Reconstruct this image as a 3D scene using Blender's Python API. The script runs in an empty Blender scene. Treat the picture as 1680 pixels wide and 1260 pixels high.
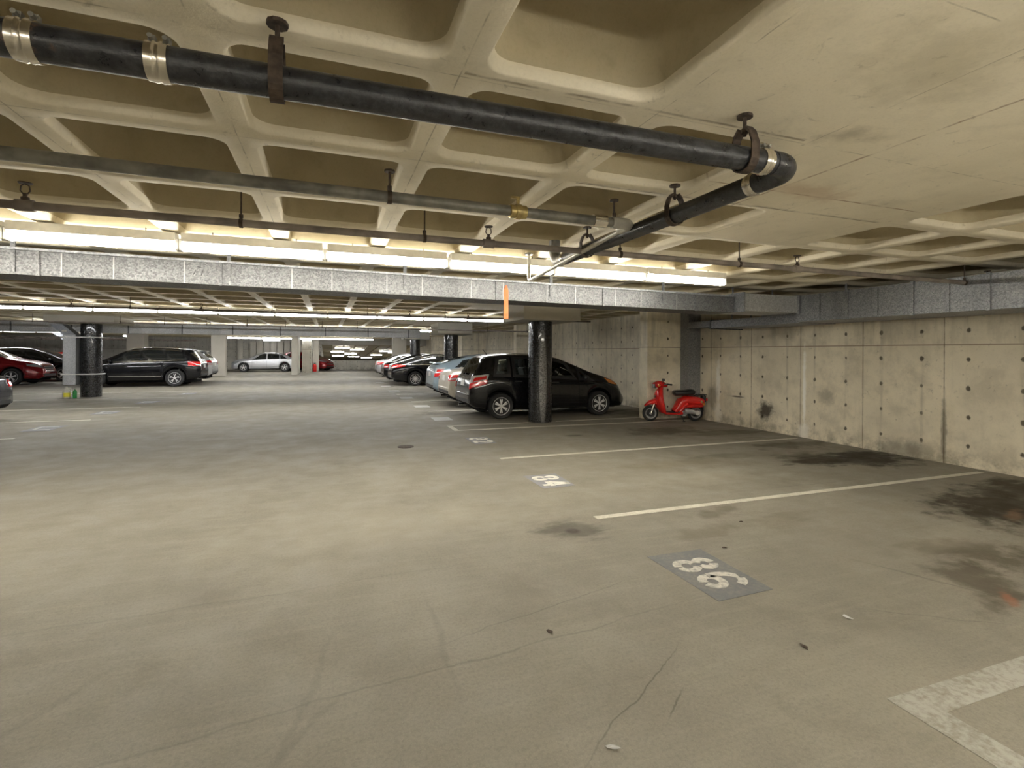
import bpy, bmesh, math, random
from mathutils import Vector, Matrix
from mathutils.bvhtree import BVHTree
random.seed(7)
PI = math.pi
scene = bpy.context.scene
COL = scene.collection

# ------------------------------------------------------------------ helpers
def link(name, me, mat=None, parent=None, smooth=False, angle=None):
    o = bpy.data.objects.new(name, me)
    COL.objects.link(o)
    if mat is not None and len(me.materials) == 0:
        me.materials.append(mat)
    if parent is not None:
        o.parent = parent
    if smooth:
        me.shade_smooth() if hasattr(me, 'shade_smooth') else me.polygons.foreach_set('use_smooth', [True]*len(me.polygons))
        if angle:
            try:
                me.set_sharp_from_angle(angle=math.radians(angle))
            except Exception:
                pass
    return o

def obj(name, bm, mat=None, parent=None, smooth=False, angle=35):
    me = bpy.data.meshes.new(name)
    bm.normal_update()
    bm.to_mesh(me); bm.free()
    return link(name, me, mat, parent, smooth, angle if smooth else None)

def pyobj(name, vs, fs, mat=None, parent=None, smooth=False, angle=35):
    me = bpy.data.meshes.new(name)
    me.from_pydata(vs, [], fs); me.update()
    return link(name, me, mat, parent, smooth, angle if smooth else None)

def tag(o, label, cat, group=None):
    o['label'] = label; o['category'] = cat
    if group: o['group'] = group
    return o

def thing(name, label, cat, loc=(0, 0, 0), rz=0.0, group=None):
    o = bpy.data.objects.new(name, None)
    o.empty_display_size = 0.1
    COL.objects.link(o)
    o.location = loc; o.rotation_euler = (0, 0, rz)
    return tag(o, label, cat, group)

def struct(o):
    o['kind'] = 'structure'
    return o

def dup(root, loc, rz=None, label=None):
    r = root.copy(); COL.objects.link(r); r.location = loc
    if rz is not None: r.rotation_euler = (0, 0, rz)
    if label: r['label'] = label
    for ch in list(root.children):
        c = ch.copy(); COL.objects.link(c); c.parent = r
        for g in list(ch.children):
            d = g.copy(); COL.objects.link(d); d.parent = c
    return r

def box(bm, x0, x1, y0, y1, z0, z1, bev=0.0):
    r = bmesh.ops.create_cube(bm, size=1.0, matrix=Matrix.Translation(((x0+x1)/2, (y0+y1)/2, (z0+z1)/2)) @ Matrix.Diagonal((x1-x0, y1-y0, z1-z0, 1)))
    if bev > 0:
        es = list({e for v in r['verts'] for e in v.link_edges})
        bmesh.ops.bevel(bm, geom=es, offset=bev, segments=2, affect='EDGES', profile=0.7)
    return bm

def newbox(*a, **k):
    return box(bmesh.new(), *a, **k)

def tube(bm, pts, r, n=12, cap=True):
    """round bar along a 3D polyline"""
    pts = [Vector(p) for p in pts]
    rs = r if isinstance(r, (list, tuple)) else [r]*len(pts)
    rings = []
    up = None
    for i, p in enumerate(pts):
        a = pts[max(i-1, 0)]; b = pts[min(i+1, len(pts)-1)]
        t = (b-a).normalized()
        if up is None:
            up = Vector((0, 0, 1)) if abs(t.z) < 0.9 else Vector((1, 0, 0))
        s = t.cross(up).normalized(); u = s.cross(t).normalized(); up = u
        rings.append([bm.verts.new(p + (s*math.cos(2*PI*k/n) + u*math.sin(2*PI*k/n))*rs[i]) for k in range(n)])
    for a, b in zip(rings, rings[1:]):
        for k in range(n):
            bm.faces.new((a[k], a[(k+1) % n], b[(k+1) % n], b[k]))
    if cap:
        bm.faces.new(rings[0][::-1]); bm.faces.new(rings[-1])
    return bm

def cyl(bm, p0, p1, r, n=16):
    return tube(bm, [p0, p1], r, n)

def arc(c, r, a0, a1, n, ax='xz', other=0.0):
    out = []
    for i in range(n+1):
        a = math.radians(a0 + (a1-a0)*i/n)
        u, v = c[0]+r*math.cos(a), c[1]+r*math.sin(a)
        out.append({'xz': (u, other, v), 'xy': (u, v, other), 'yz': (other, u, v)}[ax])
    return out

def lathe(bm, prof, n=24, axis='z', c=(0, 0, 0)):
    """prof: list of (radius, height)"""
    rings = []
    for r, h in prof:
        ring = []
        for k in range(n):
            a = 2*PI*k/n
            x, y, z = r*math.cos(a), r*math.sin(a), h
            if axis == 'y': x, y, z = x, z, y
            if axis == 'x': x, y, z = z, x, y
            ring.append(bm.verts.new((x+c[0], y+c[1], z+c[2])))
        rings.append(ring)
    for a, b in zip(rings, rings[1:]):
        for k in range(n):
            try: bm.faces.new((a[k], a[(k+1) % n], b[(k+1) % n], b[k]))
            except ValueError: pass
    if prof[0][0] > 1e-4: bm.faces.new(rings[0][::-1])
    if prof[-1][0] > 1e-4: bm.faces.new(rings[-1])
    bmesh.ops.remove_doubles(bm, verts=bm.verts, dist=1e-5)
    bmesh.ops.recalc_face_normals(bm, faces=bm.faces)
    return bm

def lerp(a, b, t): return a+(b-a)*t
def pl(prof, x):
    """piecewise linear lookup"""
    if x <= prof[0][0]: return prof[0][1]
    for (x0, y0), (x1, y1) in zip(prof, prof[1:]):
        if x <= x1:
            return y0 if x1 == x0 else lerp(y0, y1, (x-x0)/(x1-x0))
    return prof[-1][1]

# ------------------------------------------------------------------ materials
class NT:
    def __init__(s, name):
        s.m = bpy.data.materials.new(name); s.m.use_nodes = True
        s.t = s.m.node_tree; s.b = s.t.nodes['Principled BSDF']
        s.pos = s.n('ShaderNodeNewGeometry').outputs['Position']
    def n(s, typ, **kw):
        nd = s.t.nodes.new(typ)
        for k, v in kw.items(): setattr(nd, k, v)
        return nd
    def lk(s, a, b): s.t.links.new(a, b)
    def put(s, sock, v):
        if isinstance(v, bpy.types.NodeSocket): s.lk(v, sock)
        else: sock.default_value = v
    def math(s, op, a, b=0.0, c=0.0):
        nd = s.n('ShaderNodeMath', operation=op)
        s.put(nd.inputs[0], a); s.put(nd.inputs[1], b); s.put(nd.inputs[2], c)
        return nd.outputs[0]
    def noise(s, scale, detail=4, rough=0.55, vec=None, dist=0.0, col=False):
        nd = s.n('ShaderNodeTexNoise')
        nd.inputs['Scale'].default_value = scale; nd.inputs['Detail'].default_value = detail
        nd.inputs['Roughness'].default_value = rough; nd.inputs['Distortion'].default_value = dist
        s.lk(vec if vec is not None else s.pos, nd.inputs['Vector'])
        return nd.outputs['Color'] if col else nd.outputs['Fac']
    def map(s, vec, loc=(0, 0, 0), rot=(0, 0, 0), scale=(1, 1, 1), typ='POINT'):
        nd = s.n('ShaderNodeMapping', vector_type=typ)
        s.lk(vec, nd.inputs['Vector'])
        nd.inputs['Location'].default_value = loc; nd.inputs['Rotation'].default_value = rot
        nd.inputs['Scale'].default_value = scale
        return nd.outputs['Vector']
    def rng(s, v, a, b, c=0.0, d=1.0, smooth=True):
        nd = s.n('ShaderNodeMapRange', interpolation_type='SMOOTHSTEP' if smooth else 'LINEAR')
        s.put(nd.inputs['Value'], v)
        for k, x in zip(('From Min', 'From Max', 'To Min', 'To Max'), (a, b, c, d)): nd.inputs[k].default_value = x
        return nd.outputs['Result']
    def mix(s, fac, a, b, blend='MIX'):
        nd = s.n('ShaderNodeMix', data_type='RGBA', blend_type=blend)
        s.put(nd.inputs[0], fac)
        for k, v in ((6, a), (7, b)):
            s.put(nd.inputs[k], v if isinstance(v, bpy.types.NodeSocket) else (*v, 1.0))
        return nd.outputs[2]
    def blob(s, vec, c, size, rot=0.0, nz=None, amp=0.9, soft=0.5):
        """soft-edged patch at world c with half sizes size; nz breaks its edge up"""
        v = s.map(vec, loc=(*c, 0) if len(c) == 2 else c, rot=(0, 0, rot) if not isinstance(rot, tuple) else rot,
                  scale=(*size, 1000.0) if len(size) == 2 else size, typ='TEXTURE')
        L = s.n('ShaderNodeVectorMath', operation='LENGTH'); s.lk(v, L.inputs[0])
        d = L.outputs['Value']
        if nz is not None:
            d = s.math('MULTIPLY_ADD', s.math('SUBTRACT', nz, 0.5), amp*2.0, d)
        return s.rng(d, 1.0-soft, 1.0, 1.0, 0.0)
    def bump(s, h, strength=0.3, dist=0.01):
        nd = s.n('ShaderNodeBump'); nd.inputs['Strength'].default_value = strength
        nd.inputs['Distance'].default_value = dist
        s.lk(h, nd.inputs['Height']); s.lk(nd.outputs[0], s.b.inputs['Normal'])
    def color(s, v): s.put(s.b.inputs['Base Color'], v if isinstance(v, bpy.types.NodeSocket) else (*v, 1.0))
    def rough(s, v): s.put(s.b.inputs['Roughness'], v)

def plain(name, col, rough=0.5, metal=0.0, coat=0.0, spec=0.5, var=0.12, scale=18.0):
    t = NT(name)
    nz = t.noise(scale, 3)
    t.color(t.mix(t.rng(nz, 0.3, 0.7), tuple(c*(1-var) for c in col), tuple(min(1, c*(1+var)) for c in col)))
    t.rough(rough); t.b.inputs['Metallic'].default_value = metal
    t.b.inputs['Specular IOR Level'].default_value = spec
    if coat:
        t.b.inputs['Coat Weight'].default_value = coat; t.b.inputs['Coat Roughness'].default_value = 0.03
    return t.m

def emis(name, col, strength):
    t = NT(name)
    t.color((0.9, 0.9, 0.9)); t.b.inputs['Emission Color'].default_value = (*col, 1)
    t.b.inputs['Emission Strength'].default_value = strength
    return t.m

def make_floor():
    t = NT('floor_concrete'); P = t.pos
    big = t.noise(0.45, 5, 0.6); mid = t.noise(2.3, 6, 0.65); fine = t.noise(55, 4, 0.7); speck = t.noise(170, 2, 0.6)
    streak = t.noise(1.0, 5, 0.65, vec=t.map(P, scale=(0.9, 14.0, 1)))
    c = t.mix(t.rng(big, 0.3, 0.7), (0.212, 0.196, 0.158), (0.262, 0.242, 0.196))
    c = t.mix(t.math('MULTIPLY', t.rng(mid, 0.35, 0.75), 0.5), c, (0.20, 0.185, 0.152))
    c = t.mix(t.math('MULTIPLY', t.rng(streak, 0.45, 0.75), 0.32), c, (0.31, 0.287, 0.23))
    c = t.mix(t.math('MULTIPLY', t.rng(fine, 0.40, 0.72), 0.38), c, (0.125, 0.114, 0.092))
    blotch = t.noise(1.1, 6, 0.7, dist=0.6)
    c = t.mix(t.math('MULTIPLY', t.rng(blotch, 0.52, 0.70), 0.42), c, (0.155, 0.138, 0.105))
    c = t.mix(t.math('MULTIPLY', t.rng(speck, 0.50, 0.75), 0.30), c, (0.37, 0.345, 0.28))
    wn = t.noise(1.7, 5, 0.62, col=True)
    off = t.n('ShaderNodeVectorMath', operation='MULTIPLY_ADD')
    t.lk(wn, off.inputs[0]); off.inputs[1].default_value = (0.9, 0.9, 0); 
    sub = t.n('ShaderNodeVectorMath', operation='ADD'); t.lk(P, sub.inputs[0]); sub.inputs[1].default_value = (-0.45, -0.45, 0)
    t.lk(sub.outputs[0], off.inputs[2]); W = off.outputs[0]
    nz = t.noise(3.0, 6, 0.65); nzx = t.noise(1.6, 6, 0.68, vec=t.map(P, scale=(1.0, 2.6, 1)))
    # oil and dirt: (centre, half sizes, rotation, strength, colour)
    stains = [((7.05, 5.42), (1.05, 0.40), 0.02, 1.0, (0.010, 0.008, 0.005)),
              ((7.5, 5.3), (1.0, 0.62), 0.1, 0.8, (0.03, 0.024, 0.014)),
              ((6.7, 5.6), (0.75, 0.45), 0.2, 0.55, (0.06, 0.046, 0.026)),
              ((7.35, 6.5), (0.9, 0.34), 0.0, 0.6, (0.075, 0.058, 0.032)),
              ((7.3, 7.9), (1.1, 0.5), -0.15, 0.6, (0.10, 0.08, 0.047)),
              ((6.3, 8.45), (1.1, 0.55), 0.1, 0.62, (0.085, 0.069, 0.042)),
              ((7.45, 11.1), (0.9, 1.1), 0.0, 0.75, (0.07, 0.06, 0.035)),
              ((6.5, 3.15), (1.2, 0.7), 0.25, 0.85, (0.045, 0.036, 0.022)),
              ((7.5, 3.4), (1.0, 0.65), 0.1, 0.85, (0.05, 0.04, 0.024)),
              ((4.15, 2.2), (0.55, 0.26), 0.6, 0.62, (0.075, 0.06, 0.04)),
              ((4.05, 1.95), (0.16, 0.06), 0.7, 0.55, (0.30, 0.125, 0.07)),
              ((6.2, 2.95), (0.3, 0.09), 0.4, 0.3, (0.28, 0.15, 0.085)),
              ((4.5, 2.65), (0.35, 0.12), -0.4, 0.5, (0.10, 0.08, 0.05)),
              ((1.99, 3.94), (0.085, 0.08), 0.0, 1.0, (0.010, 0.009, 0.008)),
              ((2.02, 4.0), (0.36, 0.30), 0.0, 0.62, (0.075, 0.065, 0.05)),
              ((4.75, 2.5), (0.5, 0.35), -0.3, 0.6, (0.08, 0.064, 0.04)),
              ((5.0, 1.95), (0.6, 0.3), 0.2, 0.55, (0.085, 0.07, 0.046)),
              ((3.55, 3.95), (0.35, 0.12), 0.3, 0.45, (0.10, 0.08, 0.05)),
              ((5.6, 6.1), (0.7, 0.22), 0.0, 0.4, (0.10, 0.085, 0.055)),
              ((3.1, 3.55), (0.45, 0.15), 0.1, 0.42, (0.14, 0.115, 0.075)),
              ((4.0, 3.6), (0.5, 0.2), 0.2, 0.35, (0.14, 0.115, 0.075)),
              ((4.5, 5.9), (1.2, 0.25), 0.05, 0.35, (0.17, 0.14, 0.09)),
              ((4.3, 8.5), (0.22, 0.1), 0.0, 0.6, (0.06, 0.05, 0.035)),
              ((3.2, 12.6), (1.3, 0.7), 0.0, 0.6, (0.09, 0.08, 0.06)),
              ((3.8, 14.6), (1.3, 0.8), 0.0, 0.5, (0.09, 0.08, 0.06)),
              ((-9.0, 18.5), (2.6, 0.7), 0.0, 0.4, (0.10, 0.09, 0.06)),
              ((0.2, 13.2), (2.6, 2.0), 0.0, 0.25, (0.20, 0.19, 0.17))]
    for i, (ce, sz, rot, k, cc) in enumerate(stains):
        m = t.blob(P, ce, sz, rot, nz if i % 2 else nzx, 0.35 if sz[0] < 0.1 else 1.35, 0.62)
        c = t.mix(t.math('MULTIPLY', m, min(1.0, k*1.18)), c, cc)
    # light scuffed areas
    for ce, sz, rot, k in [((4.6, 5.2), (1.5, 0.5), 0.05, 0.35), ((4.9, 2.75), (1.1, 0.3), 0.15, 0.3), ((0.6, 4.6), (2.2, 0.8), 0, 0.25)]:
        c = t.mix(t.math('MULTIPLY', t.blob(P, ce, sz, rot, nz, 0.9, 0.9), k), c, (0.385, 0.357, 0.29))
    # cracks: long thin broken marks
    for (x0, y0), (x1, y1), w, k in [((0.10, 1.42), (0.9, 1.62), .008, .9), ((0.75, 1.58), (1.9, 2.35), .007, .8), ((0.2, 2.55), (2.3, 3.05), .007, .55),
                                     ((2.75, 2.3), (3.9, 1.62), .006, .6), ((1.3, 1.75), (1.55, 1.95), .008, .8), ((3.6, 2.95), (4.1, 1.7), .02, .5),
                                     ((-0.7, 1.4), (0.25, 2.6), .03, .22), ((-0.28, 1.5), (0.12, 3.3), .03, .18), ((-1.35, 2.3), (-0.9, 3.1), .03, .2), ((0.55, 2.0), (0.6, 3.4), .03, .22),
                                     ((-2.5, 2.1), (3.5, 2.75), .012, .35), ((-3.2, 3.4), (2.0, 3.62), .014, .22), ((2.4, 4.6), (4.6, 3.3), .02, .25), ((4.2, 4.5), (6.4, 4.4), .012, .4)]:
        mx, my = (x0+x1)/2, (y0+y1)/2; L = math.hypot(x1-x0, y1-y0)/2; a = math.atan2(y1-y0, x1-x0)
        small = t.n('ShaderNodeMix', data_type='VECTOR'); small.inputs[0].default_value = 0.16
        t.lk(P, small.inputs[4]); t.lk(W, small.inputs[5])
        m = t.blob(small.outputs[1], (mx, my), (L, w), a, None, 0, 0.8)
        c = t.mix(t.math('MULTIPLY', m, k*0.62), c, (0.05, 0.043, 0.033))
    t.color(c)
    t.rough(t.rng(mid, 0.3, 0.7, 0.55, 0.8)); t.b.inputs['Specular IOR Level'].default_value = 0.3
    t.bump(t.math('ADD', fine, t.math('MULTIPLY', streak, 0.8)), 0.35, 0.004)
    return t.m

def make_ceiling(name, base, dark, k=0.5, stain=0.4):
    t = NT(name); P = t.pos
    big = t.noise(0.8, 5, 0.6); mid = t.noise(4.5, 6, 0.65, dist=0.4); fine = t.noise(70, 3, 0.65)
    c = t.mix(t.math('MULTIPLY', t.rng(big, 0.35, 0.7), k), base, dark)
    c = t.mix(t.math('MULTIPLY', t.rng(mid, 0.5, 0.8), stain), c, tuple(x*0.62 for x in dark))
    c = t.mix(t.math('MULTIPLY', t.rng(fine, 0.45, 0.8), 0.25), c, tuple(x*0.8 for x in dark))
    t.color(c); t.rough(0.8); t.b.inputs['Specular IOR Level'].default_value = 0.25
    t.bump(t.math('ADD', fine, t.math('MULTIPLY', mid, 0.6)), 0.3, 0.004)
    return t

def make_slab():
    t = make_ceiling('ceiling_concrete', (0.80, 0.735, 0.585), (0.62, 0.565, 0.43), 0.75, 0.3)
    P = t.pos
    c = t.b.inputs['Base Color'].links[0].from_socket
    nz = t.noise(5, 5, 0.65)
    wx = t.noise(2.5, 4, 0.6)
    sep = t.n('ShaderNodeSeparateXYZ'); t.lk(P, sep.inputs[0])
    # board joints of the flat slab, rusty in places
    for axis, at, lo, hi, col in [(0, 2.80, -3, 3.6, (0.22, 0.13, 0.07)), (1, 2.95, 1.5, 4.3, (0.2, 0.17, 0.11)), (1, 1.95, 0.5, 2.3, (0.25, 0.2, 0.13)), (1, 2.62, 1.6, 4.3, (0.30, 0.2, 0.12))]:
        d = t.math('ABSOLUTE', t.math('ADD', t.math('SUBTRACT', sep.outputs[axis], at), t.math('MULTIPLY', t.math('SUBTRACT', wx, 0.5), 0.03)))
        m = t.rng(d, 0.002, 0.014, 1, 0)
        o = sep.outputs[1-axis]
        m = t.math('MULTIPLY', m, t.math('MULTIPLY', t.math('GREATER_THAN', o, lo), t.math('LESS_THAN', o, hi)))
        m = t.math('MULTIPLY', m, t.rng(nz, 0.35, 0.6))
        c = t.mix(t.math('MULTIPLY', m, 0.8), c, col)
    # hairline joints down the middle of the ribs, broken up
    for axis, at, pitch in ((0, -0.44, 0.927), (1, 1.98, 0.95)):
        f = t.math('SUBTRACT', t.math('FRACT', t.math('ADD', t.math('DIVIDE', t.math('SUBTRACT', sep.outputs[axis], at), pitch), 0.5)), 0.5)
        d = t.math('ABSOLUTE', t.math('ADD', f, t.math('MULTIPLY', t.math('SUBTRACT', wx, 0.5), 0.02)))
        m = t.math('MULTIPLY', t.rng(d, 0.001, 0.005, 1, 0), t.rng(nz, 0.42, 0.6))
        c = t.mix(t.math('MULTIPLY', m, 0.55), c, (0.22, 0.19, 0.13))
    # trowel scratches and small pits
    pit = t.noise(11, 5, 0.7, dist=0.8)
    c = t.mix(t.math('MULTIPLY', t.rng(pit, 0.60, 0.72), 0.45), c, (0.30, 0.265, 0.19))
    # rust bloom and grey smears
    for ce, sz, rot, k, col in [((3.1, 2.55), (0.5, 0.16), 0.1, 0.35, (0.36, 0.19, 0.09)), ((2.4, 1.85), (0.3, 0.12), -0.3, 0.5, (0.2, 0.17, 0.11)), ((3.3, 1.2), (0.8, 0.35), 0.3, 0.4, (0.27, 0.21, 0.11)), ((2.2, 1.3), (0.6, 0.3), 0.3, 0.3, (0.3, 0.26, 0.17))]:
        c = t.mix(t.math('MULTIPLY', t.blob(P, ce, sz, rot, nz, 1.0, 0.9), k), c, col)
    t.color(c)
    return t.m

def make_wall(name, axis=1, base=(0.78, 0.71, 0.56), joint0=4.72, pitch=1.17, near=False):
    """cast wall: panel joints, tie holes, drips.  axis = horizontal axis running along the wall"""
    t = NT(name); P = t.pos
    sep = t.n('ShaderNodeSeparateXYZ'); t.lk(P, sep.inputs[0])
    u = sep.outputs[axis]; z = sep.outputs[2]
    big = t.noise(0.7, 5, 0.62); mid = t.noise(3.2, 6, 0.68); fine = t.noise(60, 3, 0.6)
    drip = t.noise(1.0, 5, 0.65, vec=t.map(P, scale=(7, 7, 0.7)))
    c = t.mix(t.rng(big, 0.3, 0.7), tuple(x*0.86 for x in base), tuple(x*1.08 for x in base))
    c = t.mix(t.math('MULTIPLY', t.rng(mid, 0.42, 0.72), 0.6), c, tuple(x*0.64 for x in base))
    c = t.mix(t.math('MULTIPLY', t.rng(drip, 0.55, 0.8), 0.40), c, tuple(x*0.55 for x in base))
    c = t.mix(t.math('MULTIPLY', t.rng(fine, 0.45, 0.8), 0.20), c, tuple(x*0.6 for x in base))
    # vertical panel joints
    f = t.math('ABSOLUTE', t.math('SUBTRACT', t.math('FRACT', t.math('ADD', t.math('DIVIDE', t.math('SUBTRACT', u, joint0), pitch), 0.5)), 0.5))
    jm = t.rng(f, 0.003, 0.010, 1, 0)
    c = t.mix(t.math('MULTIPLY', jm, t.rng(mid, 0.3, 0.6, 0.35, 0.85)), c, (0.17, 0.13, 0.085))
    # horizontal joint, with a step between lifts
    hz = t.math('ABSOLUTE', t.math('SUBTRACT', z, 1.68))
    c = t.mix(t.math('MULTIPLY', t.rng(hz, 0.004, 0.014, 1, 0), 0.7), c, (0.20, 0.13, 0.085))
    band = t.math('MULTIPLY', t.rng(z, 1.66, 1.72), t.rng(drip, 0.42, 0.7))
    c = t.mix(t.math('MULTIPLY', band, 0.45), c, tuple(x*0.5 for x in base))
    # tie holes, two per panel, in rows
    fu = t.math('SUBTRACT', t.math('FRACT', t.math('DIVIDE', t.math('SUBTRACT', u, joint0+pitch*0.25), pitch/2)), 0.0)
    fu = t.math('SUBTRACT', t.math('FRACT', t.math('ADD', fu, 0.5)), 0.5)
    fz = t.math('SUBTRACT', t.math('FRACT', t.math('ADD', t.math('DIVIDE', t.math('SUBTRACT', z, 0.28), 0.40), 0.5)), 0.5)
    du = t.math('MULTIPLY', fu, pitch/2); dz = t.math('MULTIPLY', fz, 0.40)
    rr = t.math('SQRT', t.math('ADD', t.math('MULTIPLY', du, du), t.math('MULTIPLY', t.math('MULTIPLY', dz, dz), 0.55)))
    rr = t.math('MULTIPLY_ADD', t.math('SUBTRACT', t.noise(9, 3, 0.6), 0.5), 0.05, rr)
    c = t.mix(t.rng(rr, 0.014, 0.030, 0.9, 0), c, (0.06, 0.047, 0.03))
    streakm = t.math('MULTIPLY', t.rng(t.math('ABSOLUTE', du), 0.0, 0.05, 1, 0), t.rng(drip, 0.45, 0.65))
    c = t.mix(t.math('MULTIPLY', streakm, 0.35), c, tuple(x*0.45 for x in base))
    pit = t.noise(14, 5, 0.72, dist=0.7)
    c = t.mix(t.math('MULTIPLY', t.rng(pit, 0.60, 0.70), 0.5), c, tuple(x*0.35 for x in base))
    # grime at the foot
    ft = t.math('MULTIPLY', t.rng(z, 0.0, 0.32, 1, 0), t.rng(mid, 0.35, 0.65))
    c = t.mix(t.math('MULTIPLY', ft, 0.65), c, (0.17, 0.15, 0.105))
    if near:
        nz = t.noise(6, 5, 0.7)
        # lime run-offs, scuffs, soot
        for (yy, zz), (sy, sz), k, col in [((6.98, 0.85), (0.05, 0.95), 0.95, (0.98, 0.96, 0.90)), ((6.98, 0.10), (0.16, 0.22), 0.7, (0.93, 0.90, 0.82)),
                                           ((9.18, 0.78), (0.10, 0.75), 0.85, (0.96, 0.94, 0.87)), ((9.18, 0.22), (0.17, 0.30), 0.7, (0.93, 0.90, 0.82)),
                                           ((7.85, 0.40), (0.28, 0.26), 0.9, (0.035, 0.028, 0.02)), ((9.35, 0.55), (0.22, 0.4), 0.5, (0.10, 0.085, 0.06)),
                                           ((5.35, 0.08), (0.48, 0.24), 0.6, (0.20, 0.185, 0.15)), ((4.72, 0.45), (0.05, 0.62), 0.65, (0.11, 0.09, 0.06)),
                                           ((6.55, 0.78), (0.22, 0.18), 0.5, (0.22, 0.20, 0.16)), ((8.62, 0.62), (0.28, 0.025), 0.8, (0.06, 0.05, 0.04)),
                                           ((7.4, 2.0), (0.5, 0.25), 0.4, (0.2, 0.17, 0.12)), ((10.6, 0.2), (0.5, 0.3), 0.7, (0.09, 0.085, 0.05))]:
            m = t.blob(P, (8.25, yy, zz), (1000, sy, sz), (0, 0, 0), nz, 0.75, 0.7)
            c = t.mix(t.math('MULTIPLY', m, k), c, col)
    t.color(c); t.rough(0.85); t.b.inputs['Specular IOR Level'].default_value = 0.2
    t.bump(t.math('ADD', fine, t.math('MULTIPLY', mid, 2.0)), 0.3, 0.006)
    return t.m

def make_galv(name, a, b, rough=0.45):
    t = NT(name); P = t.pos
    v = t.n('ShaderNodeTexVoronoi'); v.inputs['Scale'].default_value = 75; t.lk(P, v.inputs['Vector'])
    sp = t.n('ShaderNodeSeparateColor'); t.lk(v.outputs['Color'], sp.inputs[0])
    mid = t.noise(2.2, 5, 0.6, vec=t.map(P, scale=(1, 1, 0.35)))
    c = t.mix(sp.outputs[0], a, b)
    c = t.mix(t.math('MULTIPLY', t.rng(mid, 0.45, 0.7), 0.35), c, tuple(x*0.6 for x in a))
    t.color(c); t.b.inputs['Metallic'].default_value = 0.55
    t.rough(t.rng(sp.outputs[1], 0, 1, rough-0.1, rough+0.15, False))
    return t.m

def make_black_column():
    t = NT('chipped_black_paint'); P = t.pos
    n1 = t.noise(35, 4, 0.7); n2 = t.noise(6, 5, 0.7)
    c = t.mix(t.math('MULTIPLY', t.rng(n1, 0.55, 0.75), 0.6), (0.012, 0.012, 0.013), (0.09, 0.088, 0.085))
    c = t.mix(t.math('MULTIPLY', t.rng(n2, 0.68, 0.8), 0.3), c, (0.2, 0.19, 0.17))
    # worn vertical strip where the paint has rubbed through on the near column
    m = t.blob(P, (4.44, 10.2, 0.95), (0.10, 0.4, 1.12), (0, 0, 0), n1, 0.35, 0.25)
    c = t.mix(t.math('MULTIPLY', m, t.rng(n1, 0.35, 0.6, 0.25, 0.9)), c, (0.20, 0.195, 0.185))
    t.color(c); t.rough(t.rng(n1, 0.35, 0.7, 0.18, 0.42)); t.bump(n1, 0.35, 0.006)
    t.b.inputs['Coat Weight'].default_value = 0.4
    t.b.inputs['Specular IOR Level'].default_value = 0.6
    return t.m

def make_pipe_black():
    t = NT('cast_iron'); P = t.pos
    n1 = t.noise(22, 5, 0.7); n2 = t.noise(3.2, 4, 0.6); n3 = t.noise(90, 3, 0.6)
    c = t.mix(t.rng(n1, 0.4, 0.75), (0.017, 0.018, 0.021), (0.055, 0.057, 0.062))
    c = t.mix(t.math('MULTIPLY', t.rng(n2, 0.66, 0.74), t.rng(n1, 0.5, 0.7)), c, (0.22, 0.10, 0.035))
    t.color(c); t.rough(t.rng(n1, 0.3, 0.7, 0.25, 0.5)); t.bump(t.math('ADD', n3, n1), 0.45, 0.003)
    return t.m

def make_paint(name, col, worn=0.35, wcol=(0.33, 0.30, 0.235)):
    t = NT(name)
    n1 = t.noise(30, 5, 0.7); n2 = t.noise(4, 4, 0.6)
    m = t.rng(t.math('MULTIPLY_ADD', n2, 0.5, n1), 0.62, 0.98)
    c = t.mix(t.math('MULTIPLY', m, worn), col, wcol)
    t.color(c); t.rough(0.7); t.b.inputs['Specular IOR Level'].default_value = 0.3
    return t.m

def car_paint(name, col, metal=0.0, rough=0.25):
    t = NT(name)
    n = t.noise(6, 2)
    t.color(t.mix(n, tuple(x*0.95 for x in col), tuple(min(1, x*1.05) for x in col)))
    t.rough(rough); t.b.inputs['Metallic'].default_value = metal
    t.b.inputs['Coat Weight'].default_value = 0.7; t.b.inputs['Coat Roughness'].default_value = 0.02; t.b.inputs['Specular IOR Level'].default_value = 0.2
    return t.m

def make_clear_glass():
    t = NT('clear_glass'); nt = t.t
    tr = t.n('ShaderNodeBsdfTransparent'); tr.inputs[0].default_value = (0.86, 0.91, 0.88, 1)
    gl = t.n('ShaderNodeBsdfGlossy'); gl.inputs['Roughness'].default_value = 0.02
    fr = t.n('ShaderNodeFresnel'); fr.inputs['IOR'].default_value = 1.5
    mx = t.n('ShaderNodeMixShader'); t.lk(fr.outputs[0], mx.inputs[0]); t.lk(tr.outputs[0], mx.inputs[1]); t.lk(gl.outputs[0], mx.inputs[2])
    t.lk(mx.outputs[0], nt.nodes['Material Output'].inputs['Surface'])
    return t.m

M = {}
M['floor'] = make_floor()
M['slab'] = make_slab()
M['pan'] = make_ceiling('pan_shade_concrete', (0.50, 0.435, 0.295), (0.39, 0.33, 0.205), 0.8, 0.4).m  # darker, browner than the ribs: recess shade painted into the form-stained colour
M['wall'] = make_wall('wall_concrete', 1, near=True)
M['wallx'] = make_wall('back_wall_concrete', 0, (0.58, 0.56, 0.49), 0.3, 1.2)
M['pier'] = make_wall('pier_concrete', 0, (0.86, 0.79, 0.63), 7.95, 1.6)
M['conc'] = make_ceiling('column_concrete', (0.50, 0.475, 0.41), (0.42, 0.395, 0.33), 0.6, 0.2).m
M['cap'] = make_ceiling('capital_concrete', (0.50, 0.475, 0.41), (0.40, 0.37, 0.30), 0.6, 0.2).m
M['galv'] = make_galv('galvanized_steel', (0.085, 0.088, 0.093), (0.205, 0.21, 0.217))
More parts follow.
